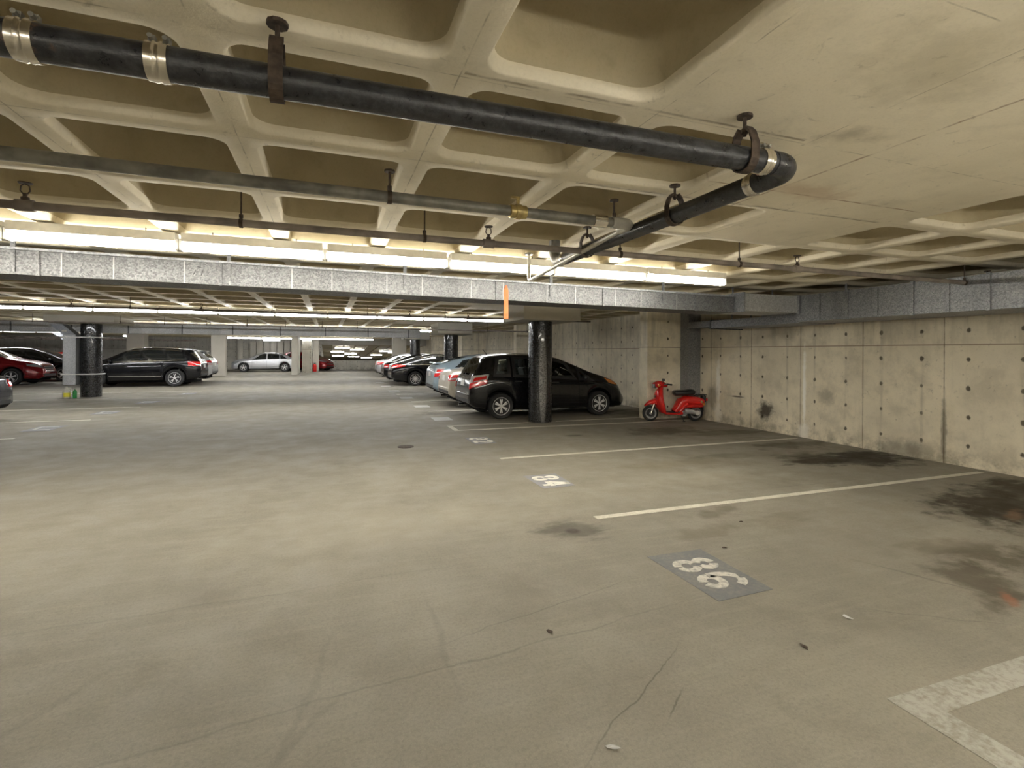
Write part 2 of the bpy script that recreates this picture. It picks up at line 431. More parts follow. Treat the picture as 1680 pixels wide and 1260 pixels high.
M['galvl'] = make_galv('brightened_galvanized_steel', (0.40, 0.41, 0.42), (0.62, 0.63, 0.64), 0.5)  # galvanized steel with extra brightness put into its base colour
M['bright_seam'] = plain('bright_folded_steel', (0.30, 0.30, 0.30), 0.4, 0.4)
M['galvd'] = make_galv('dull_galvanized_steel', (0.20, 0.212, 0.23), (0.40, 0.41, 0.435), 0.5)
M['column'] = make_black_column()
M['iron'] = make_pipe_black()
M['steelpipe'] = plain('grey_steel_pipe', (0.20, 0.195, 0.17), 0.5, 0.3, var=0.35, scale=7)
M['sprink'] = plain('sprinkler_pipe', (0.24, 0.205, 0.18), 0.55, 0.1, var=0.3, scale=5)
M['white_pipe'] = plain('pale_conduit', (0.50, 0.49, 0.45), 0.45, 0.3)
M['stainless'] = plain('stainless_band', (0.72, 0.68, 0.60), 0.22, 0.95, var=0.06)
M['rust'] = plain('rusty_steel', (0.06, 0.042, 0.03), 0.75, 0.2, var=0.4, scale=30)
M['brass'] = plain('brass', (0.42, 0.33, 0.14), 0.4, 0.7, var=0.25)
M['housing'] = plain('white_enamel', (0.74, 0.73, 0.69), 0.45, var=0.05)
M['tube'] = emis('fluorescent_tube', (0.97, 0.98, 1.0), 17.0)
M['tube_warm'] = emis('warm_fluorescent_tube', (1.0, 0.945, 0.83), 17.0)
M['white_line'] = make_paint('white_line_paint', (0.60, 0.57, 0.49), 0.45, (0.26, 0.24, 0.19))
M['worn_line'] = make_paint('worn_line_paint', (0.36, 0.35, 0.31), 0.95, (0.22, 0.205, 0.165))
M['grey_patch'] = make_paint('grey_patch_paint', (0.150, 0.154, 0.162), 0.3)
M['pale_patch'] = make_paint('pale_grey_patch_paint', (0.23, 0.235, 0.262), 0.4)
M['digit_far'] = make_paint('clean_stencil_white', (0.80, 0.78, 0.72), 0.2)
M['digit'] = make_paint('stencil_white', (0.62, 0.60, 0.54), 0.7, (0.16, 0.165, 0.17))
M['faded'] = make_paint('faded_white', (0.48, 0.48, 0.47), 0.6, (0.26, 0.24, 0.19))
M['tire'] = plain('tire_rubber', (0.014, 0.014, 0.014), 0.75, var=0.2)
M['alloy'] = plain('alloy_wheel', (0.66, 0.66, 0.65), 0.35, 0.25, var=0.05)
M['darkalloy'] = plain('dark_alloy', (0.06, 0.06, 0.06), 0.35, 0.5)
M['black'] = plain('black_plastic', (0.018, 0.018, 0.018), 0.5)
M['under'] = plain('wheel_well_black', (0.008, 0.008, 0.008), 0.9, spec=0.1)
M['seatgrey'] = plain('seat_cloth', (0.11, 0.105, 0.095), 0.9)
M['glass'] = plain('tinted_glass', (0.012, 0.014, 0.014), 0.03, spec=0.8, var=0.0)
M['clear'] = make_clear_glass()
M['chrome'] = plain('chrome', (0.78, 0.78, 0.78), 0.12, 1.0, var=0.03)
M['red_lens'] = plain('red_lens', (0.62, 0.02, 0.02), 0.12, coat=0.6, spec=0.8)
M['clear_lens'] = plain('clear_lens', (0.62, 0.60, 0.60), 0.15, 0.2, coat=0.6)
M['amber'] = plain('amber_lens', (0.75, 0.25, 0.04), 0.2, coat=0.5)
M['head_lens'] = plain('headlight_lens', (0.34, 0.36, 0.37), 0.08, 0.4, coat=0.8)
M['plate'] = plain('number_plate', (0.62, 0.62, 0.60), 0.5)
M['orange'] = plain('orange_ribbon', (0.85, 0.16, 0.045), 0.6)
M['greenb'] = plain('green_plastic', (0.02, 0.22, 0.05), 0.4)
M['jug'] = plain('milky_plastic', (0.55, 0.53, 0.46), 0.4)
M['yellow'] = plain('yellow_label', (0.75, 0.66, 0.05), 0.5)
M['strap'] = plain('white_strap', (0.72, 0.72, 0.72), 0.4)
M['red_paint'] = car_paint('scooter_red', (0.62, 0.018, 0.014))
M['vinyl'] = plain('black_vinyl', (0.012, 0.012, 0.013), 0.38)
M['engine'] = plain('grey_engine_cover', (0.36, 0.36, 0.36), 0.4, 0.5)
# ------------------------------------------------------------------ the setting
XW = 8.25          # right wall
CZ = 2.63          # ceiling (rib undersides)
YB = 45.5
struct(obj('floor', box(box(bmesh.new(), -34, XW, -6, YB, -0.2, 0), -34, -0.72, YB, 47.5, -0.2, 0), M['floor']))
struct(obj('floor', newbox(-0.6, XW, YB+0.2, 78, -1.9, -1.7), M['floor']))
struct(obj('wall_right', newbox(XW, XW+0.3, -6, 78, -1.9, 3.1), M['wall']))
struct(obj('wall_left', newbox(-34.3, -34, -6, 47.5, 0, 3.1), M['wallx']))
struct(obj('wall_front', newbox(-34, XW, -6.3, -6, 0, 3.1), M['wallx']))
struct(obj('wall_back', newbox(-34, -0.72, 47.5, 47.8, 0, 3.1), M['wallx']))
bmw = newbox(-0.72, -0.5, 45.7, 78, -1.9, 2.3)
struct(obj('wall_ramp', bmw, M['wallx']))
struct(obj('wall_parapet', newbox(-0.5, XW, YB, YB+0.2, -1.9, 0.80), M['wallx']))
struct(obj('wall_end', newbox(-0.6, XW, 76, 76.3, -1.9, 2.2), M['wallx']))
# sloping ceiling of the lower deck behind the parapet
bm = bmesh.new()
for x0 in range(0, 9):
    xa = -0.6 + x0*0.984
    vs = [bm.verts.new(v) for v in ((xa, 45.7, 2.12), (xa+0.86, 45.7, 2.12), (xa+0.86, 76, 0.31), (xa, 76, 0.31))]
    bm.faces.new(vs)
    up = [bm.verts.new((v.co.x, v.co.y, v.co.z+0.3)) for v in vs]
    for k in range(4): bm.faces.new((vs[k], vs[(k+1) % 4], up[(k+1) % 4], up[k]))
vs = [bm.verts.new(v) for v in ((-0.6, 45.7, 2.42), (XW, 45.7, 2.42), (XW, 76, 0.61), (-0.6, 76, 0.61))]
bm.faces.new(vs)
struct(obj('ceiling_ramp', bm, M['pan']))
struct(obj('wall_beam', newbox(-0.72, XW, YB-0.25, YB+0.2, 2.1, 3.1), M['conc']))

# waffle slab
XL = [-0.44+0.927*k for k in range(-37, 5)] + [4.40, 5.33, 6.26, 7.19, XW]
XL = [x for x in XL]
YL = [1.98+0.95*k for k in range(-8, 49)]
YL = [y for y in YL if y < 47.6]
def solid(i, j):
    xc = (XL[i]+XL[i+1])/2; yc = (YL[j]+YL[j+1])/2
    if 1.4 < xc < 4.40 and yc < 3.9:
        return (yc < 1.98) or (yc < 2.94 and xc > 2.34) or (xc > 3.26)
    for cx, cy in ((4.48, 10.5), (4.48, 19.2), (4.48, 27.9), (-7.2, 20.5)):
        if abs(xc-cx)+abs(yc-cy) < 2.5: return True
    return False
V = []; F = []; MI = []
def rrect(x0, x1, y0, y1, r, n, z):
    out = []
    for cx, cy, a0 in ((x1-r, y1-r, 0), (x0+r, y1-r, 90), (x0+r, y0+r, 180), (x1-r, y0+r, 270)):
        for k in range(n+1):
            a = math.radians(a0+90*k/n)
            out.append((cx+r*math.cos(a), cy+r*math.sin(a), z))
    return out
def sqpt(x0, x1, y0, y1, p, n, k):
    # matching point on the square cell border
    q, kk = divmod(k, n+1)
    corner = ((x1, y1), (x0, y1), (x0, y0), (x1, y0))[q]
    if kk*2 == n or n == 1 and False: return (*corner, p[2])
    t = kk/n
    if q == 0: return (x1, p[1], p[2]) if t < .5 else (p[0], y1, p[2])
    if q == 1: return (p[0], y1, p[2]) if t < .5 else (x0, p[1], p[2])
    if q == 2: return (x0, p[1], p[2]) if t < .5 else (p[0], y0, p[2])
    return (p[0], y0, p[2]) if t < .5 else (x1, p[1], p[2])
for i in range(len(XL)-1):
    for j in range(len(YL)-1):
        x0, x1, y0, y1 = XL[i], XL[i+1], YL[j], YL[j+1]
        if y0 > YB and x1 > -0.6: continue
        b = len(V)
        if solid(i, j):
            V += [(x0, y0, CZ), (x1, y0, CZ), (x1, y1, CZ), (x0, y1, CZ)]
            F.append((b+3, b+2, b+1, b)); MI.append(0); continue
        near = y0 < 9 and x0 > -6
        n = 6 if near else 2
        rb = 0.066
        loops = [(rb, 0.10, 0.0), (rb+0.008, 0.10, 0.006), (rb+0.022, 0.105, 0.05), (rb+0.075, 0.12, 0.31), (rb+0.12, 0.10, 0.345)] if near else [(rb, 0.10, 0.0), (rb+0.075, 0.10, 0.34)]
        rings = [rrect(x0+d, x1-d, y0+d, y1-d, r, n, CZ+z) for d, r, z in loops]
        L = len(rings[0])
        V += [sqpt(x0, x1, y0, y1, p, n, k) for k, p in enumerate(rings[0])]
        for rg in rings: V += rg
        for a in range(len(rings)):
            for k in range(L):
                k2 = (k+1) % L
                F.append((b+a*L+k, b+(a+1)*L+k, b+(a+1)*L+k2, b+a*L+k2))
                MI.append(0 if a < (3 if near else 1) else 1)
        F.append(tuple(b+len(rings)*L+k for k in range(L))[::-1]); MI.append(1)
me = bpy.data.meshes.new('ceiling'); me.from_pydata(V, [], F)
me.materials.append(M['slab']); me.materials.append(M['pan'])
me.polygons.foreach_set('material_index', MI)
bm = bmesh.new(); bm.from_mesh(me); bmesh.ops.remove_doubles(bm, verts=bm.verts, dist=0.0008)
bm.faces.ensure_lookup_table()
for f in bm.faces:
    f.smooth = True
bm.to_mesh(me); bm.free(); me.update()
me.set_sharp_from_angle(angle=math.radians(50))
struct(link('ceiling', me))
struct(obj('ceiling_deck', newbox(-34, XW, -6, 47.5, 3.02, 3.1), M['pan']))

# piers that stand out from the right wall on the column lines
for yy in (10.05, 18.8, 27.5, 36.2):
    struct(obj('trim_pier', newbox(6.98, XW, yy, yy+0.32, 0, CZ, 0.008), M['pier']))
# rear block walls round the far bays
struct(obj('wall_stub', newbox(-1.75, -1.12, 39.5, 42.0, 0, CZ), M['wallx']))

# ------------------------------------------------------------------ columns
def column(name, label, x, y, r, cap, capw=0.66):
    t = thing(name, label, 'column', (x, y, 0))
    bm = bmesh.new(); lathe(bm, [(r, 0), (r, cap)], 40)
    obj('shaft', bm, M['column'], t, True)
    bm = newbox(-capw, capw, -capw, capw, cap, CZ, 0.006)
    obj('capital', bm, M['cap'], t)
    return t
column('column', 'shiny black round column beside the black hatchback', 4.48, 10.52, 0.265, 2.23)
column('column', 'black round column behind the pale blue hatchback roof', 4.48, 19.3, 0.27, 2.2)
column('column', 'farthest black round column above the dark sedans on the right', 4.48, 27.95, 0.27, 2.22)
lc = column('column', 'thick black round column with white straps beside the two bottles', -7.35, 20.55, 0.285, 2.40, 0.9)
for z in (1.95, 0.75):
    bm = bmesh.new()
    tube(bm, [(-0.66, 0.1, z), (-0.66, -0.375, z), (0, -0.31, z)] + arc((0, 0), 0.305, 270, 360, 8, 'xy', z)[1:] + [(0.305, 0.2, z)], 0.024, 6)
    obj('strap', bm, M['strap'], lc, True)
def pillar(label, x0, x1, y0, y1, mat='conc'):
    t = obj('concrete_pillar', newbox((x0-x1)/2, (x1-x0)/2, (y0-y1)/2, (y1-y0)/2, 0, CZ, 0.02), M[mat])
    t.location = ((x0+x1)/2, (y0+y1)/2, 0)
    return tag(t, label, 'pillar')
pillar('wide pale concrete pillar left of the silver sedan nose', -6.75, -5.95, 35.6, 36.1)
pillar('grey concrete pillar hiding the tail of the silver sedan', -2.24, -1.86, 36.2, 39.2)
pillar('slim concrete pillar with the far red car behind it', -1.09, -0.66, 41.95, 42.4)
pillar('beige concrete pillar rising behind the roof of the black SUV', -11.5, -10.6, 37.0, 37.8)
pillar('beige pillar between the far black sedans and the lamps behind', 4.35, 5.3, 37.0, 37.6)
t = obj('round_pillar', lathe(bmesh.new(), [(0.24, 0), (0.24, CZ)], 20), M['conc'], None, True)
t.location = (-6.75, 46.4, 0); tag(t, 'pale round pillar behind the hood of the silver sedan', 'pillar')
# boarded back wall behind the silver sedan
t = thing('board_partition', 'partition of upright pale boards behind the silver sedan', 'partition', (-3.6, 47.2, 0))
for k in range(10):
    obj('board', newbox(-2.5+k*0.52, -2.5+k*0.52+0.46, -0.02, 0.05, 0, 2.35), M['conc'], t)

# ------------------------------------------------------------------ fluorescent lamps
def make_lamp(length=1.22, tube='tube', rod=0.15):
    t = thing('fluorescent_lamp', 'x', 'light', (0, 0, 0))
    h = length/2
    bm = newbox(-h, h, -0.07, 0.07, 0.035, 0.115, 0.006)
    obj('housing', bm, M['housing'], t)
    for s in (-1, 1):
        bm = bmesh.new()
        box(bm, s*(h+0.008)-0.012, s*(h+0.008)+0.012, -0.05, 0.05, -0.045, 0.06, 0.003)
        obj('lampholder', bm, M['housing'], t)
    for s in (-1, 1):
        bm = bmesh.new(); cyl(bm, (-h+0.01, s*0.036, -0.012), (h-0.01, s*0.036, -0.012), 0.027, 12)
        obj('tube', bm, M[tube], t, True)
    for s in (-0.6, 0.6):
        bm = bmesh.new(); cyl(bm, (s*h, 0, 0.11), (s*h, 0, rod), 0.006, 6)
        obj('hanger_rod', bm, M['steelpipe'], t)
    return t
ORD = ['first', 'second', 'third', 'fourth', 'fifth', 'sixth', 'seventh', 'eighth', 'ninth', 'tenth', 'eleventh', 'twelfth', 'thirteenth', 'fourteenth']
lamp0 = {}
def place_lamp(x, y, z, label, group, kind='tube'):
    if kind not in lamp0:
        o = lamp0[kind] = make_lamp(1.22, kind.replace('_low', ''), 0.53 if kind.endswith('_low') else 0.15); o.location = (x, y, z); o['label'] = label
    else:
        o = dup(lamp0[kind], (x, y, z), None, label)
    o['group'] = group
    return o
def lamp_row(xr, y, n, z, what, group, pitch=1.266, kind='tube'):
    for k in range(n):
        place_lamp(xr-pitch*(k+0.5), y, z, 'tube lamp, %s from the right in %s' % (ORD[k], what), group, kind)
lamp_row(5.03, 5.5, 9, 2.50, 'the row before the long silver duct', 'lamps in front of the silver duct', kind='tube_warm')
lamp_row(5.05, 14.3, 13, 2.48, 'the row beyond the long silver duct', 'lamps beyond the silver duct')
lamp_row(5.0, 23.1, 12, 2.50, 'the hidden row past the second duct', 'lamps past the second duct')
lamp_row(5.9, 31.9, 12, 2.47, 'the thin far row over the silver sedan', 'lamps of the far row')
lamp_row(3.2, 39.5, 8, 2.45, 'the farthest row under the main ceiling', 'lamps of the farthest row')
lamp_row(1.2, -3.3, 7, 2.45, 'the unseen row added behind the viewer', 'added lamps behind the viewer', kind='tube_warm')  # out-of-view row at the lamp row spacing, added to light the foreground
lamp_row(7.15, -0.6, 5, 2.12, 'the unseen low row added right of the viewer', 'added low lamps out of view', kind='tube_warm_low')  # out-of-view lamps hung low, added to brighten slab, wall and foreground
lamp_row(-3.6, 44.9, 1, 2.42, 'the short row over the silver sedan roof', 'lamps behind the silver sedan')
for k, (x, y) in enumerate([(1.2, 47.5), (2.6, 50), (0.9, 54), (2.3, 57.5), (1.1, 62), (2.9, 64), (5.2, 60), (5.4, 52), (6.6, 55), (4.6, 67)]):
    place_lamp(x, y, 2.12-0.0552*(y-45.7)-0.15, 'lit lamp seen over the low far wall, %s nearest of them' % ORD[k], 'lamps of the lower deck')
for k, (x, y) in enumerate([(-16.6, 24.4), (-13.0, 31.9), (-14.3, 31.9), (-15.6, 31.9), (-18.5, 31.9), (-21.0, 31.9), (-22.3, 31.9), (-18.0, 14.3), (-14, 38.5), (-11.5, 38.5)]):
    place_lamp(x, y, 2.45, 'lit lamp over the parked cars on the left, %s of the left lamps' % ORD[k], 'lamps over the left bays')

# ------------------------------------------------------------------ ducts
def seam(bm, x, y, z0, z1, w=0.03):
    box(bm, x-w/2, x+w/2, y-0.018, y+0.004, z0-0.006, z1+0.006)
t = thing('air_duct', 'long silver galvanized duct crossing under the ceiling behind the near lamps', 'duct', (0, 6.45, 0))
def skew(bm, sl=-0.0095):
    for v in bm.verts: v.co.z += sl*(v.co.x+3.0)+0.012
    return bm
obj('body', skew(newbox(-16, 6.1, 0, 0.55, 2.27, 2.515, 0.004)), M['galv'], t)
for k in range(10):
    x = 5.35-1.62*k
    bm = bmesh.new(); seam(bm, x, 0, 2.27, 2.515); skew(bm); obj('seam', bm, M['galv'], t)
for k in range(18):
    x = 5.0-0.54*k-(k % 2)*0.1
    bm = bmesh.new(); box(bm, x-0.006, x+0.006, -0.005, 0.002, 2.275, 2.51); skew(bm); obj('crimp', bm, M['bright_seam'], t)
for k, x in enumerate((-2.95, -1.05, 0.9, 2.9, 4.75)):
    bm = bmesh.new(); box(bm, x-0.02, x+0.02, -0.012, 0.003, 2.30, CZ+0.02); skew(bm, 0); obj('hanger_strap', bm, M['galv'], t)
bm = newbox(-16, 6.1, -0.03, 0.0, 2.515, 2.54); obj('top_angle', skew(bm), M['galvd'], t)
bm = bmesh.new()
for st in ([(-1.372, 2.425), (-1.402, 2.352), (-1.385, 2.349)], [(-1.302, 2.418), (-1.322, 2.358)], [(-1.362, 2.402), (-1.335, 2.399)], [(-1.360, 2.455), (-1.338, 2.454), (-1.322, 2.449), (-1.290, 2.447)]):
    tube(bm, [(x, -0.001, z) for x, z in st], 0.0025, 5)
obj('marker_scribble', bm, M['black'], t)
t = thing('air_duct', 'pale galvanized duct box joining the crossing duct to the wall duct', 'duct', (6.67, 6.6, 0))
obj('body', newbox(-0.54, 0.62, -0.32, 0.4, 2.215, 2.49, 0.004), M['galvl'], t)  # end of the crossing duct; its stronger lighting is painted as paler metal
for s in (-0.4, 0.45): obj('hanger_strap', newbox(s-0.015, s+0.015, 0.05, 0.056, 2.48, CZ+0.01), M['galvd'], t)
for s in (-0.54, 0.6):
    obj('flange', newbox(s-0.012, s+0.012, -0.345, 0.42, 2.20, 2.505), M['galvd'], t)
t = thing('air_duct', 'deep dull galvanized duct running along the top of the right wall', 'duct', (7.3, 2.0, 0))
obj('body', newbox(0, 0.945, -7.5, 4.35, 2.07, 2.50, 0.006), M['galvd'], t)
for yy in (3.45, 2.55, 1.72, 0.9, -0.4, -1.8):
    obj('seam', newbox(-0.02, 0.02, yy-0.02, yy+0.02, 2.06, 2.51), M['galvd'], t)
for yy in (3.7, 1.5, -2.0):
    obj('hanger_strap', newbox(0.3, 0.306, yy-0.015, yy+0.015, 2.49, CZ+0.01), M['galvd'], t)
for yy in (3.9, 3.0, 2.12, 1.3, 0.4):
    obj('crimp', newbox(-0.006, 0.004, yy-0.005, yy+0.005, 2.08, 2.49), M['galv'], t)
t = thing('air_duct', 'flat low duct along the right wall over the red scooter', 'duct', (7.4, 7.3, 0))
obj('body', newbox(0, 0.84, -0.94, 1.15, 2.06, 2.21, 0.005), M['galvd'], t)
obj('seam', newbox(-0.015, 0.02, -0.35, -0.32, 2.05, 2.22), M['galvd'], t)
for s in (0.5, 1.0): obj('hanger_strap', newbox(0.40, 0.406, s-0.015, s+0.015, 2.2, CZ+0.01), M['galvd'], t)
obj('flange', newbox(-0.012, 0.84, 1.15, 1.18, 2.04, 2.23), M['galv'], t)
obj('take_off', newbox(0.45, 0.84, 1.18, 2.4, 2.12, 2.26, 0.004), M['galvd'], t)
t = thing('riser_duct', 'dark galvanized riser duct standing in the corner behind the red scooter', 'duct', (7.9, 9.75, 0))
obj('body', newbox(0, 0.34, 0, 0.29, 0.55, 2.5, 0.005), M['galvd'], t)
obj('collar', newbox(-0.012, 0.345, -0.012, 0.29, 1.62, 1.66), M['galvd'], t)
# second crossing duct, farther back
t = thing('air_duct', 'distant grey duct crossing under the ceiling before the far lamp row', 'duct', (0, 21.75, 0))
obj('body', newbox(-15, 3.7, 0, 0.6, 2.15, 2.5, 0.005), M['galvl'], t)
for k in range(11):
    obj('seam', newbox(3.2-1.65*k-0.02, 3.2-1.65*k+0.02, -0.02, 0.002, 2.14, 2.51), M['galv'], t)
for k in range(5):
    obj('hanger_strap', newbox(2.4-3.3*k-0.015, 2.4-3.3*k+0.015, 0.28, 0.286, 2.49, CZ+0.01), M['galvd'], t)
# exhaust riser strapped to the left column
t = thing('riser_duct', 'pale galvanized riser duct strapped beside the thick black column', 'duct', (-7.76, 20.35, 0))
obj('body', newbox(-0.22, 0.12, -0.15, 0.25, 0.42, 2.02, 0.006), M['galvl'], t)
bm = bmesh.new()
pv = [(-0.22, 2.02), (0.12, 2.02), (-0.24, 2.36), (-0.58, 2.36)]
a = [bm.verts.new((x, -0.15, z)) for x, z in pv]; b = [bm.verts.new((x, 0.25, z)) for x, z in pv]
bm.faces.new(a); bm.faces.new(b[::-1])
for k in range(4): bm.faces.new((a[k], b[k], b[(k+1) % 4], a[(k+1) % 4]))
bmesh.ops.recalc_face_normals(bm, faces=bm.faces)
obj('elbow', bm, M['galvd'], t)
obj('tag_plate', newbox(-0.24, -0.12, -0.165, -0.15, 2.12, 2.18), M['white_line'], t)
# slanting duct over the black SUV
t = thing('riser_duct', 'slanting grey duct above the roof of the black SUV', 'duct', (-12.3, 33.0, 0))
bm = bmesh.new()
pv = [(-0.25, 1.75), (0.45, 1.75), (-0.35, 2.45), (-1.15, 2.45)]
a = [bm.verts.new((x, -0.2, z)) for x, z in pv]; b = [bm.verts.new((x, 0.25, z)) for x, z in pv]
bm.faces.new(a); bm.faces.new(b[::-1])
for k in range(4): bm.faces.new((a[k], b[k], b[(k+1) % 4], a[(k+1) % 4]))
bmesh.ops.recalc_face_normals(bm, faces=bm.faces)
obj('elbow', bm, M['galvd'], t); obj('body', newbox(-0.25, 0.45, -0.2, 0.25, 0.5, 1.75), M['galvd'], t)

# ------------------------------------------------------------------ pipes
def clevis(p, r, top, parent, ax='x', mat='rust'):
    """strap hanger round a pipe whose centre is p; ax = pipe direction"""
    bm = bmesh.new()
    w = 0.022
    ring = [(math.cos(math.radians(a))*(r+0.006), math.sin(math.radians(a))*(r+0.006)) for a in range(-180, 1, 15)]
    ring = [(ring[0][0], 0.055)] + ring + [(ring[-1][0], 0.055)]
    ring = [(-0.02, r+0.075), (-r*0.8, r+0.05)] + ring + [(r*0.8, r+0.05), (0.02, r+0.075)]
    vs = []
    for u, v in ring:
        for s in (-w, w):
            for k in (0, 0.006):
                f = 1+k/max(r, 0.03)
                q = (s, u*f, v*f) if ax == 'x' else (u*f, s, v*f)
                vs.append(bm.verts.new((p[0]+q[0], p[1]+q[1], p[2]+q[2])))
    for i in range(len(ring)-1):
        a = vs[4*i:4*i+4]; b = vs[4*i+4:4*i+8]
        for m, n in ((0, 1), (1, 3), (3, 2), (2, 0)):
            bm.faces.new((a[m], a[n], b[n], b[m]))
    bmesh.ops.recalc_face_normals(bm, faces=bm.faces)
    h = obj('hanger', bm, M[mat], parent)
    bm = bmesh.new(); cyl(bm, (p[0], p[1], p[2]+r+0.05), (p[0], p[1], top), 0.008, 8)
    lathe(bm, [(0.0, top-0.012), (0.035, top-0.012), (0.035, top), (0, top)], 10, 'z', (p[0], p[1], 0))
    lathe(bm, [(0.0, p[2]+r+0.062), (0.016, p[2]+r+0.062), (0.016, p[2]+r+0.085), (0, p[2]+r+0.085)], 6, 'z', (p[0], p[1], 0))
    obj('hanger_rod', bm, M[mat], parent)

def band(p, r, w, parent, ax='x', gap_dir=1):
    """shielded coupling: steel band, ridges and two screw clamps"""
    c = {'x': lambda h: (p[0]+h, p[1], p[2]), 'y': lambda h: (p[0], p[1]+h, p[2])}[ax]
    bm = bmesh.new()
    lathe(bm, [(r*0.98, -w/2), (r+0.005, -w/2), (r+0.006, -w/4), (r+0.008, -w/4+0.006), (r+0.005, -w/4+0.012), (r+0.005, w/4-0.012), (r+0.008, w/4-0.006), (r+0.006, w/4), (r+0.005, w/2), (r*0.98, w/2)], 32, ax, p)
    o = obj('coupling_band', bm, M['stainless'], parent, True)
    for s in (-w/3, w/3):
        bm = bmesh.new(); q = c(s)
        d = 0.03
        a = (q[0]+(0 if ax == 'x' else -d), q[1]+(-d if ax == 'x' else 0), q[2]+r+0.014); b = (q[0]+(0 if ax == 'x' else d), q[1]+(d if ax == 'x' else 0), q[2]+r+0.014)
        cyl(bm, a, b, 0.0075, 8)
        box(bm, q[0]-0.01, q[0]+0.01, q[1]-0.01, q[1]+0.01, q[2]+r, q[2]+r+0.026)
        obj('clamp_screw', bm, M['steelpipe'], o)

# big cast iron drain
r = 0.053
t = thing('drain_pipe', 'fat black cast iron drain pipe hung under the near ceiling with an elbow', 'pipe', (0, 1.9, 0))
Z = 2.43
bm = bmesh.new(); cyl(bm, (-4.6, 0.03, Z), (1.96, -0.06, Z), r, 28); obj('long_run', bm, M['iron'], t, True)
bm = bmesh.new(); cyl(bm, (2.115, 0.16, Z), (2.125, 2.55, Z), r, 28); obj('cross_run', bm, M['iron'], t, True)
bm = bmesh.new(); tube(bm, [(1.955, -0.06, Z)] + arc((1.985, 0.07), 0.13, -90, 0, 8, 'xy', Z) + [(2.115, 0.17, Z)], r*1.06, 24); obj('elbow', bm, M['iron'], t, True)
bm = bmesh.new(); tube(bm, [(2.125, 2.5, Z)] + arc((2.62, Z+0.12), 0.12, -90, 0, 6, 'yz', 2.125) + [(2.125, 2.74, CZ+0.02)], r*1.04, 20); obj('end_bend', bm, M['steelpipe'], t, True)
yrun = lambda x: 0.03-0.09*(x+4.6)/6.56
for x in (-0.83, -0.50, 1.905): band((x, yrun(x), Z), r, 0.06 if x < 0 else 0.05, t, 'x')
band((2.115, 0.20, Z), r, 0.055, t, 'y'); band((2.124, 2.49, Z), r, 0.05, t, 'y')
for x in (-2.6, -0.165, 1.80): clevis((x, yrun(x), Z), r, CZ, t, 'x')
for y in (0.86, 2.05): clevis((2.12, y, Z), r, CZ, t, 'y')
# grey steel pipe with a small drop
t = thing('steel_pipe', 'thinner grey steel pipe behind the fat black pipe with a brass valve', 'pipe', (0, 3.12, 0))
Z = 2.465
bm = bmesh.new(); cyl(bm, (-5.5, -0.08, Z+0.01), (2.0, 0.06, Z), 0.034, 20); obj('long_run', bm, M['steelpipe'], t, True)
bm = bmesh.new(); lathe(bm, [(0.034, -0.06), (0.044, -0.055), (0.044, -0.02), (0.05, -0.018), (0.05, 0.018), (0.044, 0.02), (0.044, 0.055), (0.034, 0.06)], 20, 'x', (1.18, 0.045, Z)); cyl(bm, (1.18, 0.045, Z+0.04), (1.18, 0.045, Z+0.09), 0.012, 8); box(bm, 1.13, 1.19, 0.035, 0.055, Z+0.085, Z+0.10); obj('valve', bm, M['brass'], t, True)
bm = bmesh.new(); lathe(bm, [(0.034, -0.05), (0.043, -0.05), (0.043, 0.05), (0.034, 0.05)], 20, 'x', (1.80, 0.056, Z)); obj('coupling', bm, M['stainless'], t, True)
bm = bmesh.new(); tube(bm, [(1.90, 0.058, Z)] + [(2.0+0.06*math.sin(math.radians(a)), 0.058+0.06-0.06*math.cos(math.radians(a)), Z) for a in range(0, 91, 15)] + [(2.06, 0.2, Z)], 0.04, 18); obj('elbow', bm, M['white_pipe'], t, True)
bm = bmesh.new(); tube(bm, [(2.06, 0.15, Z-0.01), (2.08, 2.05, Z-0.14)] , 0.019, 14); tube(bm, [(2.08, 2.03, Z-0.138), (2.08, 2.08, Z-0.135), (2.08, 2.10, Z-0.11), (2.08, 2.10, CZ)], 0.019, 14); obj('branch', bm, M['white_pipe'], t, True)
bm = bmesh.new(); lathe(bm, [(0.0, CZ-0.02), (0.045, CZ-0.02), (0.045, CZ), (0.0, CZ)], 14, 'z', (2.08, 2.10, 0)); obj('flange', bm, M['steelpipe'], t, True)
for x in (-1.9, 0.345, 1.92):
    yy = -0.08+0.14*(x+5.5)/7.5
    bm = bmesh.new(); cyl(bm, (x, yy, Z+0.03), (x, yy, CZ), 0.007, 8); lathe(bm, [(0.0, CZ-0.012), (0.032, CZ-0.012), (0.032, CZ), (0, CZ)], 8, 'z', (x, yy, 0))
    lathe(bm, [(0.035, -0.013), (0.039, -0.013), (0.039, 0.013), (0.035, 0.013)], 16, 'x', (x, yy, Z)); lathe(bm, [(0, Z+0.04), (0.013, Z+0.04), (0.013, Z+0.07), (0, Z+0.07)], 8, 'z', (x, yy, 0))
    obj('hanger_rod', bm, M['rust'], t, True)
